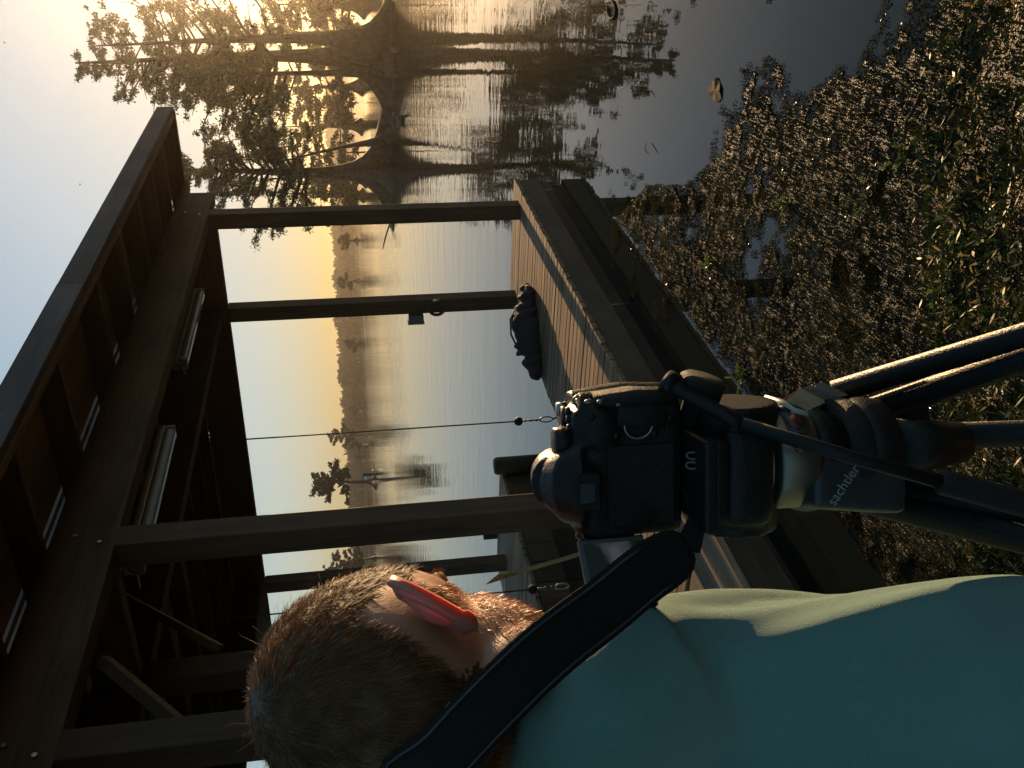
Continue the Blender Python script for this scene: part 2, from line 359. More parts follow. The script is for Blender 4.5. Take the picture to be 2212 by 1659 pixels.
# bank-side end wall of the slip
d3 = empty('slip_head_walkway', (2.0, 5, 0), 'dark plank walkway joining the two docks at the head of the slip', 'dock')
for k in range(9):
    MB().box(-.11, .11, YBK+.02, 6.27, ZD-.04, ZD-.001, bev=.004).build('plank', W_DECK, d3, (3.2-k*.228, 0, 0))

# ------------------------------------------------------------------ trees
DM = 2.6
def tree(name, base, H, r0, limbs, seed, label, cat='tree', group=None, flare=2.6, fh=1.5, lean=(0, 0), crown_lo=.35, top=.12, leaf=.06, dens=1.0, fol=None, ntw=7, L=lambda t: 2, azb=None, curve=0.0, up=.35, tn=12):
    rg = np.random.default_rng(seed); rd = random.Random(seed)
    base = Vector(base)
    t = empty(name, base, label, cat, group)
    n = 16; pts = []; rad = []
    ph = rd.uniform(0, 6)
    for i in range(n+1):
        u = (i/n)**1.5; h = u*H
        off = Vector((lean[0]*u+.05*H*curve*math.sin(u*5+ph), lean[1]*u+.05*H*curve*math.cos(u*4+ph), 0))
        pts.append(base+off+Vector((0, 0, h-.25 if i == 0 else h)))
        rad.append(r0*(1-u*.86)*(1+(flare-1)*math.exp(-h/fh*2.2)))
    mb = MB(); mb.tube(pts, rad, tn, flute=.28, fk=rd.choice([4, 5, 6]))
    mb.build('trunk', BARK, t)
    lm = MB(); Cs = []; Ax = []; Sz = []
    def at_h(h):
        for i in range(n):
            if pts[i+1].z >= base.z+h: 
                k = (base.z+h-pts[i].z)/max(1e-6, pts[i+1].z-pts[i].z); return pts[i].lerp(pts[i+1], max(0, min(1, k))), rad[i]
        return pts[-1], rad[-1]
    for i in range(limbs):
        u = crown_lo+(1-crown_lo)*((i+rd.random())/limbs)
        p, r = at_h(min(u, .985)*H)
        az = rd.uniform(0, 2*math.pi)
        if azb is not None and rd.random() < azb[1]: az = azb[0]+rd.gauss(0, .6)
        ln = L(u)*rd.uniform(.55, 1.1); d = Vector((math.cos(az), math.sin(az), 0)); e = up+rd.uniform(-.15, .3)
        bp = [p]; br = [min(r*.55, .02+ln*.022)]; q = p.copy(); dirv = (d+Vector((0, 0, e))).normalized()
        ns = 6
        for k in range(ns):
            dirv = (dirv+Vector((rd.gauss(0, .16), rd.gauss(0, .16), rd.gauss(0, .1)-.02))).normalized()
            q = q+dirv*(ln/ns); bp.append(q.copy()); br.append(br[0]*(1-(k+1)/ns*.85))
        lm.tube(bp, br, 5, cap=False)
        m = max(3, int(ntw*ln/2))
        for j in range(m):
            s = rd.uniform(.22, 1.0); k = min(ns-1, int(s*ns)); b0 = bp[k].lerp(bp[k+1], s*ns-k)
            tl = rd.uniform(.25, .55)*(.35+ln*.22)*(1.15-s*.4); td = (dirv*.6+Vector((rd.gauss(0, .7), rd.gauss(0, .7), rd.gauss(.05, .4)))).normalized()
            b1 = b0+td*tl*.5; b2 = b1+(td+Vector((0, 0, -.45))).normalized()*tl*.5
            lm.tube([b0, b1, b2], [br[k]*.35+.004, .006, .003], 3, cap=False)
            nl = int(26*DM*dens*(tl/.4)*(.085/leaf)**1.3)
            if nl < 3: nl = 3
            w = rg.random(nl)[:, None]; a0 = np.array(b0.lerp(b1, .3)); a1 = np.array(b1); a2 = np.array(b2)
            c = np.where(w < .5, a0+(a1-a0)*w*2, a1+(a2-a1)*(w*2-1))+rg.normal(size=(nl, 3))*np.array([.5, .5, .38])*tl*.42
            Cs.append(c); Ax.append(rg.normal(size=(nl, 3))*.8+np.array([0, 0, -.45])); Sz.append(leaf*rg.uniform(.6, 1.5, nl))
    lm.build('limbs', BARK, t)
    C = np.concatenate(Cs); A = np.concatenate(Ax); S = np.concatenate(Sz)
    # leaves thinned along the sun path so light reaches dock, weed and man
    lat = -C[:, 0]*math.sin(SUN_AZ)+C[:, 1]*math.cos(SUN_AZ); al = C[:, 0]*math.cos(SUN_AZ)+C[:, 1]*math.sin(SUN_AZ)
    hz_ = C[:, 2]-al*math.tan(SUN_EL)
    hole = (lat > -2.5) & (lat < 1.6+.3*np.sin(C[:, 2]*4)) & (hz_ > -1.2) & (hz_ < 3)
    dap = (lat > 1.25) & (lat < 4.2) & (hz_ > -1.0) & (hz_ < 1.1) & (np.sin(C[:, 2]*5+lat*4) > -.55)
    k = (~hole | (rng.random(len(C)) < .06)) & (~dap | (rng.random(len(C)) < .12)); C, A, S = C[k], A[k], S[k]
    rng_ = rng; V, FC = leaves_np(C, A, S*1.5, S*.75)
    link('crown', mesh_np('crown', V, FC, fol or FOL), t)
    return t
P = lambda q, z=0: tuple(atz(q, z))
cyp = 'cypress trees standing in the water'
tree('cypress_tree', P((848, 92)), 9.3, .17, 44, 3, 'tall cypress with thick flared base, nearest the sun at the frame edge', group=cyp, flare=3.6, fh=1.6, L=lambda u: .7+3.3*(1-u)**.75+.3, crown_lo=.42, azb=(-1.2, .4), curve=.3, dens=.75, tn=18)
tree('cypress_tree', P((846, 128)), 10.3, .21, 74, 4, 'tallest cypress, straight trunk and crown just right of the boathouse roof tip', group=cyp, flare=4.2, fh=1.9, L=lambda u: .45+4.0*(1-u)**.8, crown_lo=.36, curve=.25, azb=(1.9, .35), dens=.9, tn=18)
tree('cypress_tree', P((850, 157)), 7.6, .10, 36, 5, 'slender cypress trunk at the boathouse side of the three trunk clump', group=cyp, flare=3.2, fh=1.1, L=lambda u: .6+3.0*(1-u)**.7, crown_lo=.4, azb=(1.9, .5), dens=.9)
tree('cypress_tree', P((843, 362)), 8.4, .22, 76, 6, 'spreading cypress with wide conical base between sun clump and corner post', group=cyp, flare=4.6, fh=1.5, L=lambda u: .9+3.3*(1-u)**.55, crown_lo=.38, curve=.35, dens=.95, tn=18)
tree('cypress_tree', P((845, 306)), 4.6, .10, 13, 8, 'short crooked cypress beside the wide based one, on its sun side', group=cyp, flare=3.2, fh=1.0, L=lambda u: 1.2+1.2*(1-u), crown_lo=.55, curve=.5, dens=.6, lean=(.3, .8))
tree('cypress_tree', P((838, 328)), 2.6, .05, 5, 9, 'thin young cypress stem rising between the crooked and the wide based trunks', group=cyp, flare=3, fh=.7, L=lambda u: .6, crown_lo=.6, dens=.5)
# stump with a cut top at the foot of the clump
sp = P((840, 66)); st = MB(); st.tube([(sp[0], sp[1], -.2), (sp[0], sp[1], .15), (sp[0]+.02, sp[1], .38), (sp[0]+.02, sp[1], .40)], [.26, .2, .17, .13], 9)
tag(st.build('tree_stump', BARK), 'short broken stump at the foot of the sunlit cypress clump', 'stump')
# middle distance row
MD = [(10, 64, 6.2, 3.4), (70, 82, 7.4, 4.0), (188, 78, 7.5, 4.2), (272, 88, 7.0, 4.2), (385, 84, 5.2, 3.6), (425, 96, 6, 4)]
mdl = ['behind the tall sunlit clump, sun side', 'widest of the hazy row, right behind the sunlit clump', 'left of the slender trunk, drooping to the water', 'nearest the swimming duck in the hazy row', 'low behind the wide based cypress', 'last of the hazy row, beside the corner post']
for i, (yp, D, H, L0) in enumerate(MD):
    b = CAM+ray((740, yp))*(1/FPX); dx = Vector((b.x, b.y, 0)).normalized()*D
    tree('hazy_tree', (dx.x, dx.y, 0), H, .16, 34, 40+i, 'hazy middle distance cypress '+mdl[i], group='hazy row of trees in the middle distance', L=(lambda u, L0=L0: L0*(.35+.75*(1-u)**.6)), crown_lo=.12, leaf=.15, ntw=8, dens=1.0, fol=FOL2, up=.1, tn=9)
# lone trees far out
def base_at(q):
    p = atz(q, 0); return (p.x, p.y, 0)
lone = [((811, 1037), 8.2, 3.2, 20, 'lone cypress with a spreading open crown beside the sign post', .42, .30, 30),
        ((788, 1000), 3.6, 1.6, 21, 'small bushy cypress right next to the lone spreading one', .3, .12, 18),
        ((790, 985), 3.4, 1.6, 22, 'small cypress, second from the lone spreading one', .3, .12, 16),
        ((792, 962), 4.2, 1.8, 23, 'small cypress, third from the lone spreading one', .3, .14, 18),
        ((791, 938), 9.2, 3.4, 24, 'taller far cypress just behind the hanging cable', .3, .2, 30),
        ((784, 882), 4.0, 2.4, 25, 'far low cypress between the hanging cable and post', .3, .15, 16),
        ((779, 742), 3.6, 2.2, 26, 'far cypress standing alone just left of the box on the post', .3, .2, 18),
        ((775, 607), 4.2, 2.2, 27, 'far cypress standing out in the lake between the two corner posts', .32, .24, 16),
        ((772, 520), 3.4, 2.0, 28, 'far cypress close beside the sunward corner post', .3, .15, 14),
        ((812, 1205), 8.5, 3.2, 29, 'green cypress behind the head of the man, water edge', .25, .2, 30),
        ((812, 1228), 10.5, 3.0, 30, 'tall green cypress peeking over the head of the man', .3, .22, 34)]
for q, H, L0, sd_, lb, clo, r0, nl in lone:
    b = base_at(q); D = math.hypot(b[0], b[1])
    tree('far_cypress', b, H, r0, nl, sd_, lb, group='lone cypresses far out on the lake', L=(lambda u, L0=L0: L0*(.4+.8*(1-u)**.5)), crown_lo=clo, leaf=.24 if D > 100 else .17, ntw=8, dens=1.9, fol=FOL2, flare=3, fh=.9, tn=8, curve=.4, up=.3)

# far forest: thousands of crowns reading as one mass on the opposite shore
def forest():
    Vs = []; Fs = []; off = 0
    rg = np.random.default_rng(99); n = 1500
    az = rg.uniform(R_(-25), R_(95), n); D = 430+rg.uniform(0, 1, n)**.7*150+20*np.sin(az*9)
    hh = rg.uniform(7.4, 8.9, n)*(1+.035*np.sin(az*13+1)+.03*np.sin(az*31))
    for i in range(n):
        c = np.array([D[i]*math.cos(az[i]), D[i]*math.sin(az[i]), 0]); m = 190
        d = unit(rg.normal(size=(m, 3))); w = rg.uniform(2.4, 4.2)
        p = c+d*np.array([w, w, hh[i]*.47])*rg.uniform(.75, 1.0, (m, 1))+np.array([0, 0, hh[i]*.5])
        V, FC = leaves_np(p, rg.normal(size=(m, 3)), rg.uniform(1.6, 3.0, m), rg.uniform(1.0, 1.8, m)); Vs.append(V); Fs.append(FC+off); off += len(V)
    tag(link('far_forest', mesh_np('far_forest', np.concatenate(Vs), np.concatenate(Fs), FOL2)), 'low dark forest along the opposite shore of the lake', kind='stuff')
    # trunks at the water's edge
    mb = MB()
    for k in range(260):
        a = rg.uniform(R_(0), R_(60)); d = rg.uniform(405, 440); x, y = d*math.cos(a), d*math.sin(a)
        mb.tube([(x, y, -.2), (x, y, .8), (x, y, 5)], [.9, .4, .25], 5, cap=False)
    tag(mb.build('far_trunks', BARK), 'dark trunks at the foot of the far forest', kind='stuff')
    A = np.linspace(R_(-60), R_(130), 60); V = []
    for a in A: V += [(432*math.cos(a), 432*math.sin(a), -1), (445*math.cos(a), 445*math.sin(a), .6), (900*math.cos(a), 900*math.sin(a), 3)]
    FC = [(3*i+j, 3*i+j+1, 3*i+4+j, 3*i+3+j) for i in range(59) for j in (0, 1)]
    tag(link('far_shore', mesh_np('far_shore', V, FC, MATS['wet bank soil'])), 'far shore land under the forest', kind='structure')
forest()
# haze
def haze():
    m = bpy.data.materials.new('pale haze'); m.use_nodes = True; n = m.node_tree; n.nodes.clear()
    o = n.nodes.new('ShaderNodeOutputMaterial'); v = n.nodes.new('ShaderNodeVolumePrincipled')
    v.inputs['Color'].default_value = (1, .9, .74, 1); v.inputs['Density'].default_value = HAZE; v.inputs['Anisotropy'].default_value = HAZE_G
    n.links.new(v.outputs[0], o.inputs['Volume'])
    tag(MB().box(-60, 960, -560, 960, -3, 16).build('haze', m), 'thin warm evening haze over the lake', kind='stuff')
HAZE, HAZE_G = .00042, .93
haze()

# ================================================================== things on and around the docks
WHITE = plain('aged white enamel', (.30, .24, .17), .4, noise=.3, scale=12)
DIFF = leafmat('frosted light cover', (.20, .16, .11), rough=.2, trans=.12, var=.2)
BLACKP = plain('black plastic', (.008, .0075, .007), .42, spec=.22, noise=.2, scale=60, bump=.15, bscale=500)
BLACKR = plain('black rubber', (.013, .011, .009), .6, spec=.3, noise=.25, scale=90, bump=.5, bscale=900)
BLACKF = plain('black fabric', (.014, .014, .016), .85, noise=.3, scale=25, bump=.5, bscale=300)
STRAPF = plain('strap webbing', (.010, .0095, .009), .9, noise=.15, scale=200, bump=.12, bscale=2500, spec=.2)
GREYB = plain('grey plastic box', (.08, .08, .075), .45, noise=.2, scale=15)
CHROME = plain('satin metal', (.17, .155, .13), .42, 1, noise=.1, scale=40)
WEB = plain('tan webbing', (.42, .24, .09), .8, noise=.35, scale=40, bump=.5, bscale=400)
WIRE = plain('steel cable', (.10, .10, .09), .5, .6)
TAN = plain('sunlit tan clamp', (.42, .33, .22), .5, noise=.15, scale=60, bump=.2, bscale=600)
CREAM = plain('pale label', (.16, .15, .12), .5, noise=.08, scale=60)
REDP = plain('dark red paint', (.09, .014, .009), .4, noise=.2, scale=50)
# light fixtures below the ceiling, beside the front beam
for (a, b, ln, lb) in (((417, 640), (398, 783), 1.12, 'weathered tube light fixture near the far corner post, cover partly lifted'), ((347, 940), (300, 1240), 1.22, 'weathered tube light fixture right before the nearest tall post')):
    p = aty(a, 3.22); q = aty(b, 3.22); zc = (p.z+q.z)/2-.01
    x1_ = p.x; x0_ = x1_-ln
    t = empty('tube_light', ((x0_+x1_)/2, 3.2, zc+.05), lb, 'light fixture', 'tube lights under the boathouse roof')
    MB().box(x0_, x1_, 3.15, 3.235, zc+.005, zc+.05, bev=.006).build('housing', WHITE, t)
    MB().box(x0_+.012, x1_-.012, 3.157, 3.228, zc-.052, zc+.004, bev=.018).build('cover', DIFF, t)
    for xx in (x0_, x1_-.03): MB().box(xx, xx+.03, 3.150, 3.240, zc-.05, zc+.003, bev=.008).build('end_cap', GREYB, t)
    MB().tube([(x0_+.02, 3.19, zc+.04), (x0_-.06, 3.19, zc-.03), (x0_-.16, 3.18, zc-.06)], .006, 6).build('cable', WIRE, t)
# box and round junction on the second corner post
pb = atx((898, 668), 7.95)
t = empty('outlet_box', (7.93, 4.0, pb.z-.06), 'small grey outlet box on the left side of the far inner corner post', 'outlet box')
MB().box(7.90, 7.98, 3.999, 4.075, pb.z-.07, pb.z+.07, bev=.006).build('body', GREYB, t)
MB().box(7.895, 7.985, 4.076, 4.088, pb.z-.078, pb.z+.078, bev=.004).build('lid', WHITE, t)
pc = atx((943, 652), 7.93)
mb = MB()
for k in range(5):
    r = .075-.006*(k % 2)
    mb.tube([(7.935-.008*k, 3.93+r*math.cos(a_), pc.z+r*1.05*math.sin(a_)) for a_ in np.linspace(0, 6.28, 25)], .007, 6, cap=False)
mb.tube([(7.93, 3.93, pc.z+.07), (7.93, 3.90, pc.z+.16), (7.95, 3.90, pc.z+.17)], .004, 5)
tag(mb.build('rope_coil', plain('dark cord', (.06, .04, .03), .8)), 'small coil of cord hung on the far inner corner post below the outlet box', 'rope')
# hooks and cables of the boat hoist
def hoist(q, y, lb, hookdir):
    b = aty(q, y); t = empty('hoist_cable', (b.x, b.y, 3.0), lb, 'hoist cable', 'hanging boat hoist cables')
    MB().tube([(b.x+.01, b.y, 3.36), (b.x+.004, b.y, 2.2), (b.x, b.y, b.z)], .0065, 6).build('cable', WIRE, t)
    MB().ell(b, (.042, .042, .042)).build('stop_ball', BLACKR, t)
    m = MB(); z = b.z-.06
    for k in range(3): m.ell((b.x, b.y, z-.055*k), (.014, .014, .011), nu=8, nv=6)
    m.tube([(b.x, b.y, b.z), (b.x, b.y, z-.15)], .007, 6); m.build('swivel', WIRE, t)
    m = MB(); c = Vector((b.x, b.y, z-.20)); pts = []
    for a_ in np.linspace(0, 2*math.pi, 17): pts.append(c+R0*(.024*math.sin(a_))+Vector((0, 0, .062*math.cos(a_))))
    m.tube(pts, .007, 6, cap=False); m.build('snap_hook', METAL, t)
    return c
h1 = hoist((1120, 910), 4.75, 'left of the far post: taut cable with black ball and hook above the slip', 0)
h2 = hoist((1150, 1273), 5.6, 'cable end with ball and open hook beside the chin of the man', 0)
m = MB(); m.tube([h1+Vector((0, 0, -.06)), h1+R0*.03+Vector((0, 0, -.16)), h1+R0*.02+Vector((-.6, -.05, -.5))], [.016, .02, .02], 8, flat=.4); tag(m.build('sling_strap', BLACKF), 'dark sling strap clipped to the hook of the taut cable', 'strap')
a = atd((1110, 1238), 7.6); b = atd((1290, 1186), 7.2)
t = empty('webbing_strap', a, 'tan webbing strap stretched down across the slip, bunched at its top', 'strap')
m = MB(); m.tube([a, a.lerp(b, .5)+Vector((0, 0, -.01)), b], [.036, .037, .036], 8, flat=.07, up=UU, smooth=False); m.build('band', WEB, t)
c = atd((1050, 1262), 7.8); m = MB()
for k, o_ in enumerate((-.03, -.01, .012, .03)): m.tube([a+UU*o_+F*(.01*k), a.lerp(c, .5)+UU*o_*.5+RR*.01*k, c], [.014, .01, .004], 6, flat=.35)
m.build('bunched_cords', WEB, t)

def remesh(name, mb, vox, mat, parent=None, smooth=6, disp=None, keep=False):
    me = mb.mesh(name+'_src'); o = bpy.data.objects.new(name+'_src', me); COL.objects.link(o)
    r = o.modifiers.new('r', 'REMESH'); r.mode = 'VOXEL'; r.voxel_size = vox; r.use_smooth_shade = True
    if smooth: sm_ = o.modifiers.new('s', 'SMOOTH'); sm_.factor = .5; sm_.iterations = smooth
    bpy.context.view_layer.update()
    ev = o.evaluated_get(bpy.context.evaluated_depsgraph_get()); out = bpy.data.meshes.new_from_object(ev); out.name = name
    bpy.data.objects.remove(o); out.materials.clear()
    if disp:
        n = len(out.vertices); co = np.empty(n*3, np.float32); out.vertices.foreach_get('co', co); co = co.reshape(-1, 3)
        no = np.empty(n*3, np.float32); out.vertices.foreach_get('normal', no); no = no.reshape(-1, 3)
        co = disp(co, no); out.vertices.foreach_set('co', co.astype(np.float32).ravel()); out.update()
    out.polygons.foreach_set('use_smooth', np.ones(len(out.polygons), bool))
    return link(name, out, parent, mat)
# bag on the deck
A_ = Vector((7.22, 3.46, .40)); B_ = Vector((6.76, 3.98, .40)); m = MB()
ax_ = (B_-A_).normalized(); rz = math.atan2(ax_.y, ax_.x); mz = Matrix.Rotation(rz, 3, 'Z')
for s_, r_, dz in ((.08, (.12, .11, .07), 0), (.35, (.17, .14, .10), .02), (.6, (.17, .14, .105), .03), (.86, (.12, .12, .085), 0), (.5, (.30, .13, .07), -.01), (1.0, (.09, .10, .06), -.01)):
    m.ell(A_.lerp(B_, s_)+Vector((0, 0, dz)), r_, mz)
m.ell(A_.lerp(B_, .42)+Vector((0, -.02, .11)), (.10, .08, .045), mz); m.ell(A_.lerp(B_, .72)+Vector((.02, 0, .10)), (.08, .09, .04), mz)
def crease(co, no):
    d = .012*np.sin(co[:, :1]*38+5*np.sin(co[:, 1:2]*17)+co[:, 2:3]*22)+.007*np.sin(co[:, 1:2]*71+co[:, 2:3]*60)
    co = co+no*d; co[:, 2] = np.maximum(co[:, 2], .342); return co
bag = remesh('carry_bag', m, .012, BLACKF, smooth=3, disp=crease); tag(bag, 'slumped black fabric bag lying on the sunlit deck boards', 'bag')
m = MB(); m.tube([A_.lerp(B_, .2)+Vector((0, 0, .10)), A_.lerp(B_, .35)+Vector((0, 0, .165)), A_.lerp(B_, .55)+Vector((0, 0, .17)), A_.lerp(B_, .7)+Vector((0, 0, .13))], .014, 6, flat=.4); m.build('handle', BLACKF, bag)

# ------------------------------------------------------------------ floating weed, leaves, bank plants
def poly_w(pts): return np.array([tuple(atz(q, 0))[:2] for q in pts])
def inside(P_, x, y):
    c = np.zeros(len(x), bool); n = len(P_)
    for i in range(n):
        x0, y0 = P_[i]; x1, y1 = P_[(i+1) % n]
        k = ((y0 > y) != (y1 > y)) & (x < (x1-x0)*(y-y0)/(y1-y0+1e-12)+x0); c ^= k
    return c
def vnoise(x, y, s, seed=0):
    r = np.zeros_like(x); rg = np.random.default_rng(seed)
    for k in range(14):
        a = rg.uniform(0, 6.28); f = s*rg.uniform(.5, 2.0); r += np.sin(f*(x*np.cos(a)+y*np.sin(a))+rg.uniform(0, 6.28))
    return r/math.sqrt(14)
MATP = poly_w([(1830, -200), (1810, 20), (1760, 100), (1650, 150), (1573, 230), (1560, 330), (1480, 400), (1400, 400), (1335, 470), (1402, 570), (1504, 706), (1610, 850), (1722, 1000), (1836, 1150), (1930, 1290), (2300, 1400), (2500, 1600), (2800, 829), (2400, -300)])
def scatter(n, x0, x1, y0, y1):
    x = rng.uniform(x0, x1, n); y = rng.uniform(y0, y1, n); return x, y
WEED = leafmat('floating weed', (.034, .029, .009), rough=.8, trans=.2, spec=0.0, var=.8, scale=1.6)
WEED_GLINT = leafmat('painted glint tips', (.10, .060, .016), rough=.22, trans=.3, spec=.6, var=.4, scale=5)  # sun glints put in as lighter, golden, glossier leaves
def depth_in(x, y):
    """0 outside the mat, rising to 1 about a metre inside its outer rim"""
    nx_ = .16*vnoise(x, y, 5, 31)+.10*vnoise(x, y, 15, 33)+.05*vnoise(x, y, 40, 34); ny_ = .05*vnoise(x, y, 6, 32); d = np.zeros(len(x))
    for k in (-.05, .05, .18, .34, .55, .8): d += inside(MATP, x+nx_+k, y+ny_+k*.12)
    return d/6
def patchy(x, y): return vnoise(x, y, 5, 1)*.35+vnoise(x, y, 16, 2)*.35+vnoise(x, y, 45, 3)*.25
def weeds():
    x, y = scatter(1000000, 1.4, 6.4, -.6, 3.3); r = np.hypot(x, y); side_ = np.clip((np.arctan2(y, x)-R_(14))/R_(5), 0, 1)
    d = np.maximum(depth_in(x, y), .8*side_*inside(MATP, x, y)); dn = patchy(x, y)
    keep = (dn > .95-1.8*d) & (d > 0) & (rng.random(len(x)) < .45+.4*d)
    out = (d == 0) & (r > 3.2) & (vnoise(x, y, 7, 5)*.5+vnoise(x, y, 30, 6)*.45 > .95+.25*(r-4)*(r > 4)) & (rng.random(len(x)) < .6) & (y < 2.75)
    c2 = np.hypot((x-5.6)/.75, (y-2.35)/.42); thin = (c2 < 1.2) & (vnoise(x, y, 14, 8)*.6+vnoise(x, y, 40, 9)*.4 > .1+c2*.5) & (rng.random(len(x)) < .55)
    k = keep | out | thin; x, y = x[k], y[k]; n = len(x); h = np.maximum(ground_h(x, y), 0)
    ax = rng.normal(size=(n, 3)); ax[:, 2] = np.abs(ax[:, 2])*.3+.02
    c = np.stack([x, y, h+.001+rng.uniform(0, .010, n)], 1); L = rng.uniform(.004, .0095, n)*np.where(rng.random(n) < .03, 2.0, 1)
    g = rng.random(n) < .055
    for nm, kk, mt, lb in (('floating_weed', ~g, WEED, 'mat of tiny olive floating water weed in the low sun'), ('glinting_weed', g, WEED_GLINT, 'painted glint tips coloured gold all over the floating mat')):
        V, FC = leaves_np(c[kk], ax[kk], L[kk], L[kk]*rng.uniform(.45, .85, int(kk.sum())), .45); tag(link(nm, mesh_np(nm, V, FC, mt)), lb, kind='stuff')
weeds()
def film():
    nx, ny = 400, 340; xs = np.linspace(1.2, 6.5, nx); ys = np.linspace(-.7, 3.2, ny); X, Y = np.meshgrid(xs, ys, indexing='ij')
    x, y = X.ravel(), Y.ravel(); side_ = np.clip((np.arctan2(y, x)-R_(14))/R_(5), 0, 1)
    d = np.maximum(depth_in(x, y), .75*side_*inside(MATP, x, y)); ok = ((d > .3) & (patchy(x, y) > 1.45-1.95*d)).reshape(nx, ny)
    Z = np.maximum(ground_h(x, y), 0)+.004+.0025*vnoise(x, y, 60, 12)
    V = np.stack([x, y, Z], 1); i, j = np.meshgrid(np.arange(nx-1), np.arange(ny-1), indexing='ij')
    o4 = ok[:-1, :-1] & ok[1:, :-1] & ok[1:, 1:] & ok[:-1, 1:]
    FC = np.stack([i*ny+j, (i+1)*ny+j, (i+1)*ny+j+1, i*ny+j+1], -1)[o4]
    m = plain('algae film', (.026, .021, .008), .6, noise=.5, scale=14, bump=.9, bscale=160, spec=.25)
    tag(link('algae_film', mesh_np('algae_film', V, FC, m, True)), 'thin olive brown algae film lying under the floating weed', kind='stuff')
film()
BANKL = leafmat('bank leaves', (.020, .034, .008), rough=.45, trans=.25, spec=.1, var=.45, scale=7)
def bank_plants():
    n = 2400; x, y = scatter(n*5, .5, 3.3, -.7, 3.2); r = np.hypot(x, y); az = np.arctan2(y, x)
    dn = vnoise(x, y, 4, 21)*.5+vnoise(x, y, 12, 22)*.3
    # thicker to the lower right corner of the bank and toward the viewer
    k = (r < 2.75+.25*dn) & (r > .6) & (rng.random(len(x)) < np.clip(.55+dn*.5, .05, 1)) & (np.hypot(x-.46, y-.57) > .3)
    x, y = x[k][:n], y[k][:n]; n = len(x); z = np.maximum(ground_h(x, y), 0)
    Vs, Fs, off = [], [], 0
    for lf in range(7):
        hh = rng.uniform(0, .085, n)*(lf/6+.2)
        c = np.stack([x+rng.normal(0, .012, n), y+rng.normal(0, .012, n), z+hh], 1)
        ax = rng.normal(size=(n, 3)); ax[:, 2] = rng.uniform(.05, .9, n)
        L = rng.uniform(.016, .046, n); V, FC = leaves_np(c, ax, L, L*rng.uniform(.18, .32, n)); Vs.append(V); Fs.append(FC+off); off += len(V)
    tag(link('bank_plants', mesh_np('bank_plants', np.concatenate(Vs), np.concatenate(Fs), BANKL)), 'low leafy plants and grass covering the wet bank', kind='stuff')
bank_plants()
def sunlit_leaves():
    # slender upright leaves, sunlight on them painted as a pale tan colour
    x, y = scatter(2600, 1.7, 3.0, -.3, 2.6); r = np.hypot(x, y); k = (r < 2.75) & (r > 1.9) & (vnoise(x, y, 5, 51)*.5+vnoise(x, y, 14, 52)*.4 > .2); x, y = x[k][:420], y[k][:420]; n = len(x)
    z = np.maximum(ground_h(x, y), 0)+rng.uniform(.01, .07, n); ax = rng.normal(size=(n, 3)); ax[:, 2] = rng.uniform(.2, 1.4, n); L = rng.uniform(.018, .042, n)
    V, FC = leaves_np(np.stack([x, y, z], 1), ax, L, L*rng.uniform(.15, .3, n)); tag(link('sunlit_leaves', mesh_np('sunlit_leaves', V, FC, leafmat('painted sunlit leaves', (.22, .17, .07), trans=.35, rough=.5, spec=.2))), 'scattered slender leaves in painted sunlight standing up on the wet bank', kind='stuff')
sunlit_leaves()
SPR = leafmat('fresh green sprout', (.045, .075, .012), rough=.35, trans=.5, spec=.5, var=.2)
spn = ['bright green sprout in the weed, nearest the twig shaped branch', 'bright green sprout low in the mat beside a grey water pool', 'small green tuft at the sunward edge of the mat near the lily leaf', 'green tuft between the dock shadow and the weed', 'leafy sprout at the right border of the picture', 'grassy tuft on the bank beside the tripod leg', 'grassy tuft at the rim of the shadow under the dock']
for i, q in enumerate([(1966, 335), (1880, 435), (1705, 440), (1545, 565), (2120, 480), (2060, 640), (1610, 815)]):
    p = atz(q, .0); p.z = max(float(ground_h(np.array([p.x]), np.array([p.y]))[0]), 0)
    t = empty('green_sprout', p, spn[i], 'sprout', 'fresh sprouts in the weed mat')
    rd = random.Random(i); stem = MB(); tips = []
    for k in range(7 if i in (0, 1, 4) else 11):
        a_ = rd.uniform(0, 6.28); e = rd.uniform(.4, 1.2); l_ = rd.uniform(.04, .085); d = Vector((math.cos(a_)*math.cos(e), math.sin(a_)*math.cos(e), math.sin(e)))
        stem.tube([p, p+d*l_*.6, p+d*l_+Vector((0, 0, -.01))], [.0022, .0018, .001], 4, cap=False); tips += [(p+d*l_*s_, d) for s_ in (.5, .75, 1)]
    stem.build('stem', SPR, t)
    C = np.array([tuple(c) for c, d in tips]); Dd = np.array([tuple(d) for c, d in tips])+rng.normal(0, .5, (len(tips), 3))
    V, FC = leaves_np(C, Dd, rng.uniform(.02, .04, len(C)), rng.uniform(.006, .014, len(C))); link('leaves', mesh_np('leaves', V, FC, SPR), t)
DRY = plain('dry leaf', (.055, .033, .014), .85, spec=.08, noise=.4, scale=40, bump=.5)
p = atz((1546, 196), 0.004); m = MB(); n_ = 22; vs = [(p.x, p.y, .008)]
for k in range(n_):
    a_ = 2*math.pi*k/n_; r_ = .068*(1+.14*math.sin(3*a_)+.08*math.sin(7*a_)); vs.append((p.x+r_*1.15*math.cos(a_), p.y+r_*.8*math.sin(a_), .008+.004*math.sin(4*a_)))
m.add(vs, [(0, 1+k, 1+(k+1) % n_) for k in range(n_)]); m.add([(v[0], v[1], v[2]-.004) for v in vs], [(0, 1+(k+1) % n_, 1+k) for k in range(n_)])
tag(m.build('lily_leaf', DRY), 'curled brown lily leaf floating on open water before the weed', 'leaf')
p = atz((1321, 21), .004); m = MB(); m.tube([(p.x+.10*math.cos(a_), p.y+.055*math.sin(a_), .006) for a_ in np.linspace(0, 5.6, 22)], .008, 6); tag(m.build('bent_reed', DRY), 'bent reed stem lying in a ring on the open water', 'reed')
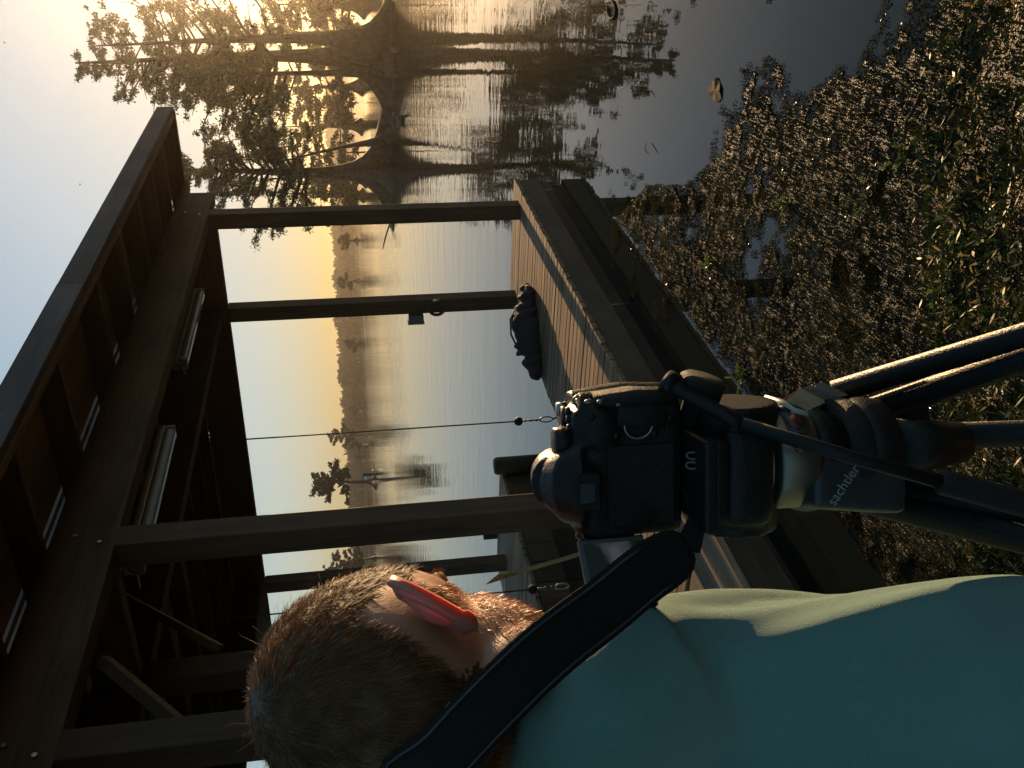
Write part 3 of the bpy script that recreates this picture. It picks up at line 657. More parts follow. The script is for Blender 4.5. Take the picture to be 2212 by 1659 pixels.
stn = ['thin dark twig on the open water between corner post and weed', 'short twig floating right of the dock corner', 'forked twig with lit ends on the weed mat near the sprout', 'slender straight twig crossing the weed mat', 'curved twig lying in the weed mat']
for i, (a, b) in enumerate([((1395, 310), (1402, 333)), ((1393, 195), (1394, 210)), ((1985, 228), (2010, 175)), ((1800, 403), (1822, 385)), ((1848, 355), (1862, 328))]):
    pa, pb_ = atz(a, .02), atz(b, .03); mid = pa.lerp(pb_, .5)+Vector((.01, .01, .012)); m = MB(); r_ = .0055 if i == 2 else .0035
    m.tube([pa, mid, pb_], [r_, r_*.9, r_*.4], 6)
    if i == 2: m.tube([pa.lerp(pb_, .2)+Vector((0, 0, .01)), pa+Vector((.02, .06, .02)), pa+Vector((.0, .12, .02))], [.006, .005, .003], 5)
    tag(m.build('floating_twig', DRY), stn[i], 'twig', 'twigs on the water and weed')
# stick rising from the lake
a = atz((842, 483), -.02); d_ = ray((826.5, 538)); b = CAM+d_*((a-CAM).length/d_.length); m = MB()
m.tube([a-(b-a)*.1, a.lerp(b, .5)+Vector((0, 0, .02)), b], [.04, .035, .02], 6); tag(m.build('lake_branch', BARK), 'bare branch slanting out of the lake left of the corner post', 'branch')
# duck
p = atz((868, 262), 0); D = math.hypot(p.x, p.y); t = None; m = MB(); mz = Matrix.Rotation(YAW-math.pi/2+.1, 3, 'Z')
m.ell(p+Vector((0, 0, .05)), (.20, .10, .085), mz); m.ell(p-R0*.17+Vector((0, 0, .09)), (.10, .045, .03), mz)
m.tube([p+R0*.13+Vector((0, 0, .08)), p+R0*.17+Vector((0, 0, .17)), p+R0*.18+Vector((0, 0, .22))], [.07, .045, .04], 10)
m.ell(p+R0*.19+Vector((0, 0, .245)), (.065, .05, .048), mz)
dk_ = remesh('duck', m, .014, plain('duck feathers', (.06, .05, .04), .7, noise=.4, scale=20), smooth=3); tag(dk_, 'dark duck swimming between the cypress clumps', 'duck')
m = MB(); m.tube([p+R0*.24+Vector((0, 0, .24)), p+R0*.31+Vector((0, 0, .225))], [.02, .012], 8, flat=.5); m.build('bill', BLACKP, dk_)
# marker board and float beside the lone cypress
c = atz((812, 1028), 0); t = empty('marker_board', (c.x, c.y, 0), 'dark post with pale blue panel and white dome light in the lake', 'marker')
u_ = c.normalized()*1; H_ = lambda q, off=0: CAM+ray(q)*((Vector((c.x, c.y, 0)).length-off)/(ray(q).xy.length))
def slab(q0, q1, th, name, mat, off=0):
    x0, y0 = q0; x1, y1 = q1; vs = [H_((x0, y0), off), H_((x1, y0), off), H_((x1, y1), off), H_((x0, y1), off)]; back = [v+Vector((u_.x, u_.y, 0)).normalized()*th for v in vs]
    mb = MB(); mb.add(vs+back, [(0, 1, 2, 3), (7, 6, 5, 4), (0, 4, 5, 1), (1, 5, 6, 2), (2, 6, 7, 3), (3, 7, 4, 0)]); mb.build(name, mat, t)
slab((790, 1022), (812, 1028), .15, 'post', BLACKP); slab((784, 1022), (792, 1037), .3, 'board', BLACKP, .2); slab((786, 1029), (793, 1036), .05, 'panel', plain('pale blue panel', (.45, .6, .75), .4), .4)
pp = H_((806.5, 1019), .4); MB().ell(pp, (.26, .26, .22)).build('dome', WHITE, t)
# two insects in the air
for i, (q, lb) in enumerate([((173, 398), 'tiny dark insect flying in the open sky above the roof'), ((10, 92), 'tiny dark insect at the upper left edge of the sky')]):
    p = atd(q, 2.6); m = MB(); m.ell(p, (.0045, .0016, .0016)); io = m.build('flying_insect', BLACKP); tag(io, lb, 'insect', 'insects in the sky')
    for s_ in (-1, 1): MB().add([p, p+Vector((.001, s_*.006, .003)), p+Vector((-.003, s_*.006, .002)), p+Vector((0, 0, .0006))], [(0, 1, 2), (0, 3, 1), (0, 2, 3), (1, 3, 2)]).build('wing', FOL, io)

# ================================================================== the man
def skin_mat():
    m, t, b, o = new_mat('skin'); L = t.links
    tc = t.nodes.new('ShaderNodeTexCoord'); nz = t.nodes.new('ShaderNodeTexNoise'); nz.inputs['Scale'].default_value = 22; nz.inputs['Detail'].default_value = 6
    L.new(tc.outputs['Object'], nz.inputs['Vector']); cr = t.nodes.new('ShaderNodeValToRGB')
    cr.color_ramp.elements[0].position = .3; cr.color_ramp.elements[0].color = (.34, .15, .085, 1); cr.color_ramp.elements[1].position = .7; cr.color_ramp.elements[1].color = (.48, .25, .155, 1)
    L.new(nz.outputs[0], cr.inputs[0]); L.new(cr.outputs[0], b.inputs['Base Color']); b.inputs['Roughness'].default_value = .48
    b.inputs['Subsurface Weight'].default_value = .35; b.inputs['Subsurface Radius'].default_value = (1.0, .25, .1); b.inputs['Subsurface Scale'].default_value = .006
    n2 = t.nodes.new('ShaderNodeTexNoise'); n2.inputs['Scale'].default_value = 420; n2.inputs['Detail'].default_value = 3; L.new(tc.outputs['Object'], n2.inputs['Vector'])
    bp = t.nodes.new('ShaderNodeBump'); bp.inputs['Strength'].default_value = .25; bp.inputs['Distance'].default_value = .001; L.new(n2.outputs[0], bp.inputs['Height']); L.new(bp.outputs[0], b.inputs['Normal'])
    return m
SKIN = skin_mat()
m, t_, b_, o_ = new_mat('ear skin'); b_.inputs['Base Color'].default_value = (.40, .19, .135, 1); b_.inputs['Roughness'].default_value = .45
b_.inputs['Subsurface Weight'].default_value = .4; b_.inputs['Subsurface Radius'].default_value = (1, .2, .08); b_.inputs['Subsurface Scale'].default_value = .006
tr_ = t_.nodes.new('ShaderNodeBsdfTranslucent'); en_ = t_.nodes.new('ShaderNodeTexNoise'); en_.inputs['Scale'].default_value = 70; en_.inputs['Detail'].default_value = 4; ec_ = t_.nodes.new('ShaderNodeTexCoord'); er_ = t_.nodes.new('ShaderNodeValToRGB')
er_.color_ramp.elements[0].position = .35; er_.color_ramp.elements[0].color = (.16, .015, .012, 1); er_.color_ramp.elements[1].position = .68; er_.color_ramp.elements[1].color = (.55, .085, .03, 1); t_.links.new(ec_.outputs['Object'], en_.inputs['Vector']); t_.links.new(en_.outputs[0], er_.inputs[0]); t_.links.new(er_.outputs[0], tr_.inputs[0])
ms_ = t_.nodes.new('ShaderNodeMixShader'); ms_.inputs[0].default_value = .2
t_.links.new(b_.outputs[0], ms_.inputs[1]); t_.links.new(tr_.outputs[0], ms_.inputs[2]); t_.links.new(ms_.outputs[0], o_.inputs[0]); EARM = m
HAIR = leafmat('brown hair', (.14, .062, .020), rough=.5, trans=.25, spec=.15, var=.35, scale=60)
BEARD = leafmat('reddish beard', (.30, .11, .035), rough=.4, trans=.3, spec=.4, var=.3, scale=80)
def shirt_mat():
    m = plain('teal shirt cloth', (.125, .26, .225), .8, noise=.10, scale=9, bump=.55, bscale=1100, spec=.2, Sheen_Weight=.35); return m
SHIRT = shirt_mat(); PANTS = plain('dark trousers cloth', (.04, .045, .055), .85, noise=.2, scale=20, bump=.3, bscale=400)
SHOE = plain('brown boot', (.07, .045, .03), .6, noise=.3, scale=30)
C0 = atd((872, 1486), .685)                                    # middle of the skull
faz, fpt = R_(17), R_(-27)
fv = Vector((math.cos(faz)*math.cos(fpt), math.sin(faz)*math.cos(fpt), math.sin(fpt)))
sv_ = fv.cross(Vector((0, 0, 1))).normalized()                 # his right
uv = sv_.cross(fv).normalized()
# small sideways tilt of the head
tq = Quaternion(fv, R_(10)); sv_ = tq @ sv_; uv = tq @ uv
HM = Matrix((sv_, fv, uv)).transposed()                        # columns: right, forward, up
hp = lambda a, s, u: C0+fv*a+sv_*s+uv*u                        # forward, right, up
mb = MB()
def E(a, s, u, ra, rs, ru): mb.ell(hp(a, s, u), (rs, ra, ru), HM, nu=28, nv=18)
E(-.008, 0, .012, .096, .0765, .094)       # skull
E(.045, 0, .02, .052, .064, .072)          # forehead
E(-.045, 0, -.012, .055, .064, .066)       # occiput
E(.052, 0, -.045, .047, .058, .060)        # face
E(.030, .034, -.058, .050, .030, .050); E(.030, -.034, -.058, .050, .030, .050)   # cheeks / jaw sides
E(.012, .046, -.080, .036, .020, .028); E(.012, -.046, -.080, .036, .020, .028)   # jaw corners
E(.062, 0, -.098, .034, .034, .026)        # chin
E(.083, .030, .012, .018, .022, .010); E(.083, -.030, .012, .018, .022, .010)     # brows
mb.tube([hp(.090, 0, .010), hp(.104, 0, -.018), hp(.115, 0, -.038), hp(.098, 0, -.046)], [.009, .011, .013, .010], 10)  # nose
E(.098, .011, -.042, .011, .009, .008); E(.098, -.011, -.042, .011, .009, .008)
E(.092, 0, -.066, .012, .022, .0065); E(.089, 0, -.077, .012, .020, .007)          # lips
E(.082, .031, -.028, .012, .016, .012); E(.082, -.031, -.028, .012, .016, .012)    # cheek bones
BS = 1.15; Rsh = atd((1452, 1484), .72); NB = Rsh+Vector((-.035, .185, .150))
Lsh = Rsh+Vector((0, .41, 0))
nk = hp(-.038, 0, -.055)
mb.tube([hp(-.035, 0, -.03), nk.lerp(NB, .45), NB+Vector((.005, 0, .0)), NB+Vector((0, 0, -.08))], [.060, .056, .064, .085], 18)
mb.tube([hp(-.005, 0, -.07), NB+Vector((.055, 0, -.03))], [.042, .05], 14)
pel = Vector((NB.x-.05, NB.y, 1.19)); G0 = .24
mb.tube([Rsh+Vector((-.008, .0, .004)), Rsh.lerp(NB, .5)+Vector((-.01, 0, -.008)), NB+Vector((-.02, 0, -.035)), Lsh.lerp(NB, .5)+Vector((-.01, 0, -.008)), Lsh+Vector((-.008, 0, .004))], [r*BS for r in [.052, .068, .082, .068, .052]], 16)
mb.tube([NB+Vector((.0, 0, -.08)), NB+Vector((.02, 0, -.22)), NB+Vector((-.01, 0, -.38)), pel], [r*BS for r in [.12, .135, .125, .135]], 20)
for s_ in (-.06, .06): mb.tube([NB+Vector((.01, s_, -.09)), NB+Vector((.02, s_*1.1, -.24)), pel+Vector((0, s_*1.2, .02))], [r*BS for r in [.10, .115, .12]], 18)
Rel = atd((2470, 1468), .72); Rwr = atd((2600, 1210), .68); HB = atd((2560, 1160), .70)
mb.tube([Rsh, Rsh.lerp(Rel, .5), Rel], [r*BS for r in [.052, .046, .039]], 16); mb.tube([Rel, Rel.lerp(Rwr, .35), Rwr], [r*BS for r in [.039, .040, .026]], 16)
Lel = Lsh+Vector((.03, .07, -.29)); Lwr = Lel+Vector((.20, -.06, -.10))
mb.tube([Lsh, Lsh.lerp(Lel, .5), Lel], [r*BS for r in [.052, .046, .039]], 16); mb.tube([Lel, Lel.lerp(Lwr, .35), Lwr], [r*BS for r in [.039, .040, .026]], 16)
# legs
for s_ in (-.10, .10):
    hip = pel+Vector((0, s_, -.02)); kn = Vector((pel.x+.03, pel.y+s_*1.1, .24+.50)); an = Vector((pel.x-.0, pel.y+s_*1.15, .24+.09))
    mb.tube([hip, hip.lerp(kn, .5), kn, kn.lerp(an, .35), an], [.088, .078, .056, .056, .038], 16)
    mb.tube([an, an+Vector((.05, 0, -.045)), an+Vector((.15, 0, -.055))], [.04, .042, .03], 12, flat=.8)
def hand(wr, d, pn, curl, side):
    """palm + five bent fingers; d fingers' direction, pn palm normal, side: thumb direction"""
    d = d.normalized(); pn = (pn-d*pn.dot(d)).normalized(); w_ = d.cross(pn).normalized()*side
    mb.tube([wr-d*.01, wr+d*.03, wr+d*.085], [.026, .032, .034], 14, flat=.45, up=w_)
    for k, (off, ln) in enumerate(((.030, .072), (.010, .080), (-.010, .075), (-.029, .060))):
        p = wr+d*.075+w_*off; dd = d; pts = [p]
        for j, f_ in enumerate((.45, .32, .23)):
            dd = (Quaternion(w_, -curl*side*(.8 if j else .55)) @ dd).normalized(); p = p+dd*ln*f_; pts.append(p)
        mb.tube(pts, [.0098, .0092, .0084, .0068], 9)
    p = wr+d*.02+w_*.024; dd = (d*.6+w_*.8+pn*.25).normalized(); mb.tube([p, p+dd*.035, p+dd*.055+d*.012, p+dd*.062+d*.034], [.014, .0115, .0105, .008], 9)
hand(Rwr, HB-Rwr, Vector((0, .3, -1)), 1.0, 1)
hand(Lwr, (Lwr-Lel), Vector((0, 0, -1)), .35, -1)
person = empty('person', (pel.x, pel.y, G0), 'bearded man in a teal shirt with a neck strap, seen from behind, looking down', 'person')
body = remesh('body', mb, .0042, SKIN, person, smooth=5)
# ear: thin rimmed shell standing off the right side of the head
def ear(side):
    mE = MB(); nu, nr = 40, 14
    ec = hp(-.016, .0745*side, -.018)
    tilt = R_(14); ea = (fv*math.cos(tilt)+uv*math.sin(tilt)); out = sv_*side; eu = ((uv*math.cos(tilt)-fv*math.sin(tilt))*math.cos(R_(20))+out*math.sin(R_(20)))
    fl = R_(38); eb = -(ea*math.cos(fl))+out*math.sin(fl)          # from the front root backwards and outwards
    en = out*math.cos(fl)+ea*math.sin(fl)
    def outline(th):
        c, s = math.cos(th), math.sin(th)                          # c along eb, s along eu
        r = 1+.10*s*c; w_ = .0190 if s > 0 else .0190*(1-.42*(-s)**1.3)
        return c*w_*r+.016, s*.0335*(1.0 if s > 0 else 1.06)
    V, Fc = [], []
    for sd in (1, -1):
        for j in range(nr+1):
            rho = j/nr
            for i in range(nu):
                th = 2*math.pi*i/nu; a, b = outline(th)
                x = .016+(a-.016)*rho; y = b*rho
                lift = .0065*math.exp(-((rho-.93)/.09)**2)*(1 if math.cos(th) > -.55 else .2)-.006*math.exp(-(rho/.5)**2)+.0035*math.exp(-((rho-.62)/.10)**2)*(1 if math.cos(th) > -.2 else 0)
                thk = .0014+.0017*math.exp(-((rho-.93)/.09)**2)+(.0022 if math.sin(th) < -.75 and rho > .5 else 0)
                if j == nr: thk *= .5
                V.append(ec+eb*x+eu*y+en*(lift+thk*sd+.0015))
    n1 = (nr+1)*nu
    for sd in (0, 1):
        for j in range(nr):
            for i in range(nu):
                q = (sd*n1+j*nu+i, sd*n1+j*nu+(i+1) % nu, sd*n1+(j+1)*nu+(i+1) % nu, sd*n1+(j+1)*nu+i); Fc.append(q if sd == 0 else q[::-1])
    for i in range(nu): Fc.append((nr*nu+i, nr*nu+(i+1) % nu, n1+nr*nu+(i+1) % nu, n1+nr*nu+i))
    mE.add(V, Fc, True)
    mE.build('ear', EARM, person)
ear(1); ear(-1)
for s_ in (-1, 1):
    MB().ell(hp(.0775, .031*s_, -.004), (.0115, .0115, .0115)).build('eye', plain('eye white %d' % s_, (.7, .68, .65), .2), person)
# hair and beard as fine strands
def strands():
    me = body.data; n = len(me.vertices); co = np.empty(n*3, np.float32); me.vertices.foreach_get('co', co); co = co.reshape(-1, 3).astype(float)
    no = np.empty(n*3, np.float32); me.vertices.foreach_get('normal', no); no = no.reshape(-1, 3).astype(float)
    c = co-np.array(C0); a = c@np.array(fv); s = c@np.array(sv_); u = c@np.array(uv)
    er = np.hypot(a+.02, (u+.012)*.8)                                # around the ears stays bare
    bare_ear = (np.abs(s) > .05) & (a > -.046) & (a < .012) & (u < .030) & (u > -.06)
    hairline = np.where(a > .055, .052, np.where(a > .02, .028-.2*(.055-a), np.where(a > -.02, -.012, -.075-.25*(a+.09))))
    scalp = (u > hairline) & (u > -.10) & ~bare_ear & (a < .085)
    side = (a > .0) & (a <= .022) & (u > -.04) & (u <= .03) & (np.abs(s) > .05)
    beard = (u < .0) & (u > -.135) & (a > -.004) & ~((u > -.062) & (a > .045) & (np.abs(s) < .045)) & (a > .004+.0*(u)) & ~((np.abs(u+.071) < .010) & (np.abs(s) < .026) & (a > .07))
    beard &= (c@np.array(fv) > -.004+.35*np.maximum(-.105-u, 0))
    me.materials.append(plain('scalp under hair', (.075, .036, .014), .7, noise=.3, scale=300)); pv = np.empty(len(me.loops), np.int32); me.loops.foreach_get('vertex_index', pv)
    ls = np.empty(len(me.polygons), np.int32); me.polygons.foreach_get('loop_start', ls); me.polygons.foreach_set('material_index', scalp[pv[ls]].astype(np.int32)); me.update()
    brow = (np.abs(u-.020) < .006) & (a > .072) & (np.abs(s) > .012) & (np.abs(s) < .050)
    crown = np.array(hp(-.075, .01, .075))
    def make(mask, N, L, W, lift, flow, mat, name, seg=3, jit=.25):
        idx = np.flatnonzero(mask); 
        if not len(idx): return
        k = rng.choice(idx, N); p = co[k]+rng.normal(0, .0016, (N, 3)); nn = no[k]; p -= nn*np.sum((p-co[k])*nn, 1, keepdims=True)
        f = flow(p, nn); f = unit(f-nn*np.sum(f*nn, 1, keepdims=True)); f = unit(f+rng.normal(0, jit, (N, 3)))
        ln = (L*rng.uniform(.55, 1.25, N))[:, None]; d = unit(f+nn*lift); wv = unit(np.cross(d, nn+rng.normal(0, .4, (N, 3))))*W/2
        P0 = p-nn*.001; P1 = P0+d*ln*.4; P2 = P1+unit(f+nn*lift*.45)*ln*.35; P3 = P2+unit(f*1.0-nn*.04+rng.normal(0, jit*.6, (N, 3)))*ln*.25
        pts = [P0, P1, P2, P3] if seg == 3 else [P0, P2]
        V = []; m_ = len(pts)
        for j, q in enumerate(pts):
            w_ = wv*(1-.75*j/(m_-1)); V += [q-w_, q+w_]
        V = np.stack(V, 1).reshape(-1, 3); b = np.arange(N)[:, None]*(2*m_)
        FC = np.concatenate([b+np.array([[2*j, 2*j+1, 2*j+3, 2*j+2]]) for j in range(m_-1)], 0)
        link(name, mesh_np(name, V, FC, mat, True), person)
    def comb(p, nn): # flows away from the crown, forwards and down
        f = p-crown; f = unit(f)+np.array(fv)*.35-np.array(uv)*.15
        swirl = np.cross(nn, f)*.45*np.exp(-np.linalg.norm(p-crown, axis=1, keepdims=True)/.04); 
        wob = .55*np.stack([np.sin(p[:, 1]*310+p[:, 2]*150), np.sin(p[:, 2]*290+p[:, 0]*170), np.sin(p[:, 0]*300+p[:, 1]*140)], 1)*(.6+.4*np.sin(p[:, :1]*90+p[:, 2:3]*70)); return f+swirl+wob
    make(scalp, 95000, .0120, .0006, .10, comb, HAIR, 'hair', jit=.16); make(scalp & (u > .03), 260, .026, .00035, .8, comb, HAIR, 'stray_hairs', jit=.6)
    make(side, 1500, .008, .0007, .3, lambda p, nn: -np.array(uv)+0*p, HAIR, 'sideburns', seg=2)
    make(beard, 60000, .0062, .0006, .5, lambda p, nn: -np.array(uv)*1.0+np.array(fv)*.1-np.array(fv)*0+0*p, BEARD, 'beard', jit=.35)
    make(brow, 900, .009, .0006, .5, lambda p, nn: np.sign((p-np.array(C0))@np.array(sv_))[:, None]*np.array(sv_), HAIR, 'eyebrows', seg=2)
strands()
# shirt
sb = MB()
def folds(co, no):
    # long hanging folds down the sleeve and back, small ones at the shoulder
    z = co[:, 2]; q = co[:, 0]*1.0-co[:, 1]*.25
    h = (Rsh.z+.03-z); k = np.clip(h/.12, 0, 1)
    d = .0075*np.sin(q*70+2.2*np.sin(z*9)+co[:, 1]*30)*k+.0035*np.sin(q*150+z*14+co[:, 1]*55)*k
    d += .004*np.sin(z*34+co[:, 0]*40+3*np.sin(co[:, 1]*13))*np.clip(1-k, .15, 1)
    d += .006*np.sin(co[:, 0]*24+z*13+co[:, 1]*19)*k
    d = np.clip(d*.75, -.0085, .02)
    return co+no*d[:, None]
sb.tube([Rsh+Vector((-.008, .0, .004)), Rsh.lerp(NB, .5)+Vector((-.01, 0, -.008)), NB+Vector((-.025, .0, -.032)), Lsh.lerp(NB, .5)+Vector((-.01, 0, -.008)), Lsh+Vector((-.008, 0, .004))], [r*BS for r in [.064, .082, .098, .082, .064]], 18)
sb.tube([NB+Vector((.0, 0, -.08)), NB+Vector((.02, 0, -.22)), NB+Vector((-.01, 0, -.38)), pel+Vector((0, 0, -.02))], [r*BS for r in [.138, .15, .145, .155]], 22)
for s_ in (-.06, .06): sb.tube([NB+Vector((.01, s_, -.085)), NB+Vector((.025, s_*1.1, -.24)), pel+Vector((0, s_*1.3, -.01))], [r*BS for r in [.116, .136, .142]], 18)
sb.tube([Rsh+Vector((0, .004, 0)), Rsh.lerp(Rel, .3), Rsh.lerp(Rel, .62), Rsh.lerp(Rel, .80)], [r*BS for r in [.064, .064, .065, .064]], 18)
sb.ell(Rsh+Vector((-.004, .006, .0)), (.078, .078, .076)); sb.tube([Rsh+Vector((0, .01, .012)), Rsh+Vector((-.02, .075, .085)), NB+Vector((-.02, -.02, .035)), NB+Vector((-.03, .03, .03))], [.082, .086, .092, .09], 18); sb.tube([atd((1430, 1484), .71), atd((1300, 1560), .685), atd((1190, 1700), .665), atd((1160, 1950), .70)], [.078, .070, .067, .08], 18); sb.ell(Lsh, (.078, .078, .076))
sb.tube([Lsh, Lsh.lerp(Lel, .3), Lsh.lerp(Lel, .8)], [r*BS for r in [.060, .060, .058]], 18)
sb.tube([Rsh+Vector((.0, .05, -.03)), Rsh+Vector((.055, .09, -.16)), Rsh+Vector((.06, .12, -.3))], [r*BS for r in [.055, .065, .07]], 16)
shirt = remesh('shirt', sb, .0055, SHIRT, person, smooth=14, disp=folds)
from mathutils.bvhtree import BVHTree
bt = BVHTree.FromPolygons([v.co for v in shirt.data.vertices], [tuple(p.vertices) for p in shirt.data.polygons])
seam = []
for a_ in np.linspace(-2.4, 2.4, 44):
    cc = Rsh+Vector((0, .018+.012*math.cos(a_), 0)); dd = Vector((math.sin(a_), 0, math.cos(a_)))
    h_ = bt.ray_cast(cc+dd*.3, -dd, .3)
    if h_[0] is not None: seam.append(h_[0]+h_[1]*.0002)
if len(seam) > 8: m = MB(); m.tube(seam, .0011, 5); m.build('shoulder_seam', SHIRT, person)
m = MB(); cp = []
for a_ in np.linspace(0, 2*math.pi, 25): cp.append(NB+Vector((-.015+.088*math.cos(a_), .095*math.sin(a_), .095-.030*math.cos(a_))))
m.tube(cp, .0085, 8, cap=False); m.build('collar', SHIRT, person)
m = MB()
for s_ in (-.10, .10):
    hip = pel+Vector((0, s_, .0)); kn = Vector((pel.x+.03, pel.y+s_*1.1, .74)); an = Vector((pel.x, pel.y+s_*1.15, .31))
    m.tube([hip, hip.lerp(kn, .5), kn, kn.lerp(an, .5), an], [.105, .095, .075, .07, .065], 16)
m.tube([pel+Vector((0, 0, .03)), pel+Vector((0, 0, -.10))], [.15, .14], 18)
remesh('trousers', m, .009, PANTS, person, smooth=4)
for s_ in (-.10, .10):
    an = Vector((pel.x, pel.y+s_*1.15, .33)); m = MB(); m.tube([an, an+Vector((.01, 0, -.06))], [.052, .055], 12)
    m.ell(an+Vector((.055, 0, -.058)), (.14, .052, .042)); remesh('shoe', m, .008, SHOE, person)
# neck strap of the camera
strap = MB(); DC = .70
sp_ = [hp(-.085, -.02, -.16), atd((880, 1730), .585), atd((962, 1628), .575), atd((1075, 1508), .575), atd((1190, 1400), .588), atd((1310, 1308), .615), atd((1400, 1235), .63), atd((1488, 1180), .65)]
pts = []
for i in range(len(sp_)-1):
    for k in range(5):
        p0, p1, p2, p3 = sp_[max(i-1, 0)], sp_[i], sp_[i+1], sp_[min(i+2, len(sp_)-1)]; u = k/5
        pts.append(.5*((2*p1)+(p2-p0)*u+(2*p0-5*p1+4*p2-p3)*u*u+(3*p1-p0-3*p2+p3)*u**3))
pts.append(sp_[-1])
wd = [.0195]*(len(pts)-4)+[.019, .018, .015, .010]
strap.tube(pts, wd, 10, flat=.10, up=(RR*.745+UU*.666), fix=True)

# ================================================================== still camera on its tripod
caz = R_(22); cf = Vector((math.cos(caz), math.sin(caz), 0)); cr_ = cf.cross(Vector((0, 0, 1))).normalized(); cu = Vector((0, 0, 1))
OB = atd((1230, 1012), DC)                                     # top centre of the camera body
KM = (Matrix((cr_, cf, cu)).transposed() @ Matrix.Diagonal((.80, .9, .9))).to_4x4(); KM.translation = OB
kp = lambda x, y, z: KM @ Vector((x, y, z))
cm = empty('photo_camera', kp(0, 0, -.09), 'black stills camera with side screen folded out, mounted on the tripod', 'camera')
def cbox(name, x0, x1, y0, y1, z0, z1, mat, bev=.003, par=None):
    return MB().box(x0, x1, y0, y1, z0, z1, m=KM, bev=bev).build(name, mat, par or cm)
def ctube(name, pts, rad, mat, n=16, par=None, **k):
    mb = MB(); mb.tube([kp(*p) for p in pts], rad, n, **k); return mb.build(name, mat, par or cm)
mb = MB()
def kell(c, r): mb.ell(kp(*c), r, KM.to_3x3(), nu=20, nv=12)
mb.box(-.064, .064, -.022, .020, -.092, -.008, m=KM, bev=.010); mb.box(-.060, .058, -.018, .018, -.02, .000, m=KM, bev=.006)
mb.tube([kp(.052, .020, -.088), kp(.052, .024, -.05), kp(.050, .022, -.006)], [.016, .018, .015], 16)    # grip
mb.tube([kp(.058, -.006, -.086), kp(.0595, -.008, -.05), kp(.057, -.004, -.008)], [.012, .013, .012], 14)
kell((.040, -.020, -.022), (.022, .007, .016))                                                             # thumb rest
mb.tube([kp(-.012, -.010, -.01), kp(-.012, -.006, .005), kp(-.012, .004, .011)], [.034, .029, .021], 18, flat=.85, up=cr_)   # prism
mb.tube([kp(-.012, .03, .004), kp(-.012, .0, .006)], [.021, .024], 16)
kell((-.012, -.022, -.004), (.024, .014, .016))
cb = remesh('body', mb, .0022, BLACKP, cm, smooth=3)
g = MB(); g.tube([kp(.0655, -.012, -.082), kp(.0672, -.012, -.05), kp(.0655, -.010, -.018)], [.006, .0075, .006], 10, flat=2.2, up=cr_); g.tube([kp(.05, -.0235, -.075), kp(.054, -.0245, -.035)], [.010, .009], 12, flat=.35, up=cr_)
g.build('rubber_grip', BLACKR, cm)
ctube('mode_dial', [(.026, -.002, -.003), (.026, -.002, .0125), (.026, -.002, .0135)], [.0112, .0112, .0095], BLACKP, 28)
m = MB()
for k in range(28):
    a_ = 2*math.pi*k/28; m.tube([kp(.026+.0113*math.cos(a_), -.002+.0113*math.sin(a_), .001), kp(.026+.0113*math.cos(a_), -.002+.0113*math.sin(a_), .012)], .0006, 4)
m.build('dial_knurl', METAL, cm)
ctube('control_dial', [(.047, .012, 0), (.047, .012, .003)], [.008, .0075], BLACKP, 20); ctube('shutter_button', [(.051, .026, -.004), (.051, .026, .004)], [.006, .005], METAL, 16)
for i, (x, y) in enumerate(((.040, -.006), (.048, -.004), (.055, -.002))): ctube('top_button', [(x, y, -.001), (x, y, .0025)], [.003, .0026], BLACKP, 12)
cbox('hot_shoe', -.021, -.003, -.008, .010, .0105, .0125, METAL, .0006)
cbox('eyecup', -.029, .005, -.040, -.028, -.016, .006, BLACKR, .004); cbox('viewfinder_glass', -.021, -.003, -.0408, -.0402, -.011, .001, plain('dark glass', (.01, .01, .012), .05, spec=.8), .0)
cbox('screen_recess', -.052, .024, -.0235, -.0225, -.082, -.026, BLACKR, .001)
for i, (x, z) in enumerate(((.034, -.034), (.034, -.066), (.046, -.079), (.052, -.014), (.042, -.012))): ctube('rear_button', [(x, -.0215, z), (x, -.0252, z)], [.0032, .0028], BLACKP, 12)
m = MB(); m.tube([kp(.042+.0115*math.cos(a_), -.0248, -.052+.0115*math.sin(a_)) for a_ in np.linspace(0, 2*math.pi, 29)], .0009, 6, cap=False); m.build('control_ring', METAL, cm)
for s_ in (-1, 1): m = MB(); m.tube([kp(s_*.064+.005*math.cos(a_)*s_, -.002, -.010+.006*math.sin(a_)) for a_ in np.linspace(0, 2*math.pi, 13)], .0011, 6, cap=False); m.build('strap_lug', CHROME, cm)
for q, r_ in (((1272, 868), .0035), ((1297, 868), .0028), ((1336, 875), .002)):
    p = atd(q, DC-.035); MB().ell(p, (r_*.6, r_*.6, r_)).build('side_clip', CHROME, cm)
# lens pointing over the water
ctube('lens', [(-.012, .018, -.054), (-.012, .06, -.054), (-.012, .062, -.054), (-.012, .10, -.054)], [.030, .030, .031, .031], BLACKP, 28, flute=0)
ctube('lens_ring', [(-.012, .07, -.054), (-.012, .09, -.054)], [.0325, .0325], BLACKR, 28)
ctube('lens_hood', [(-.012, .10, -.054), (-.012, .125, -.054)], [.033, .036], BLACKP, 28)
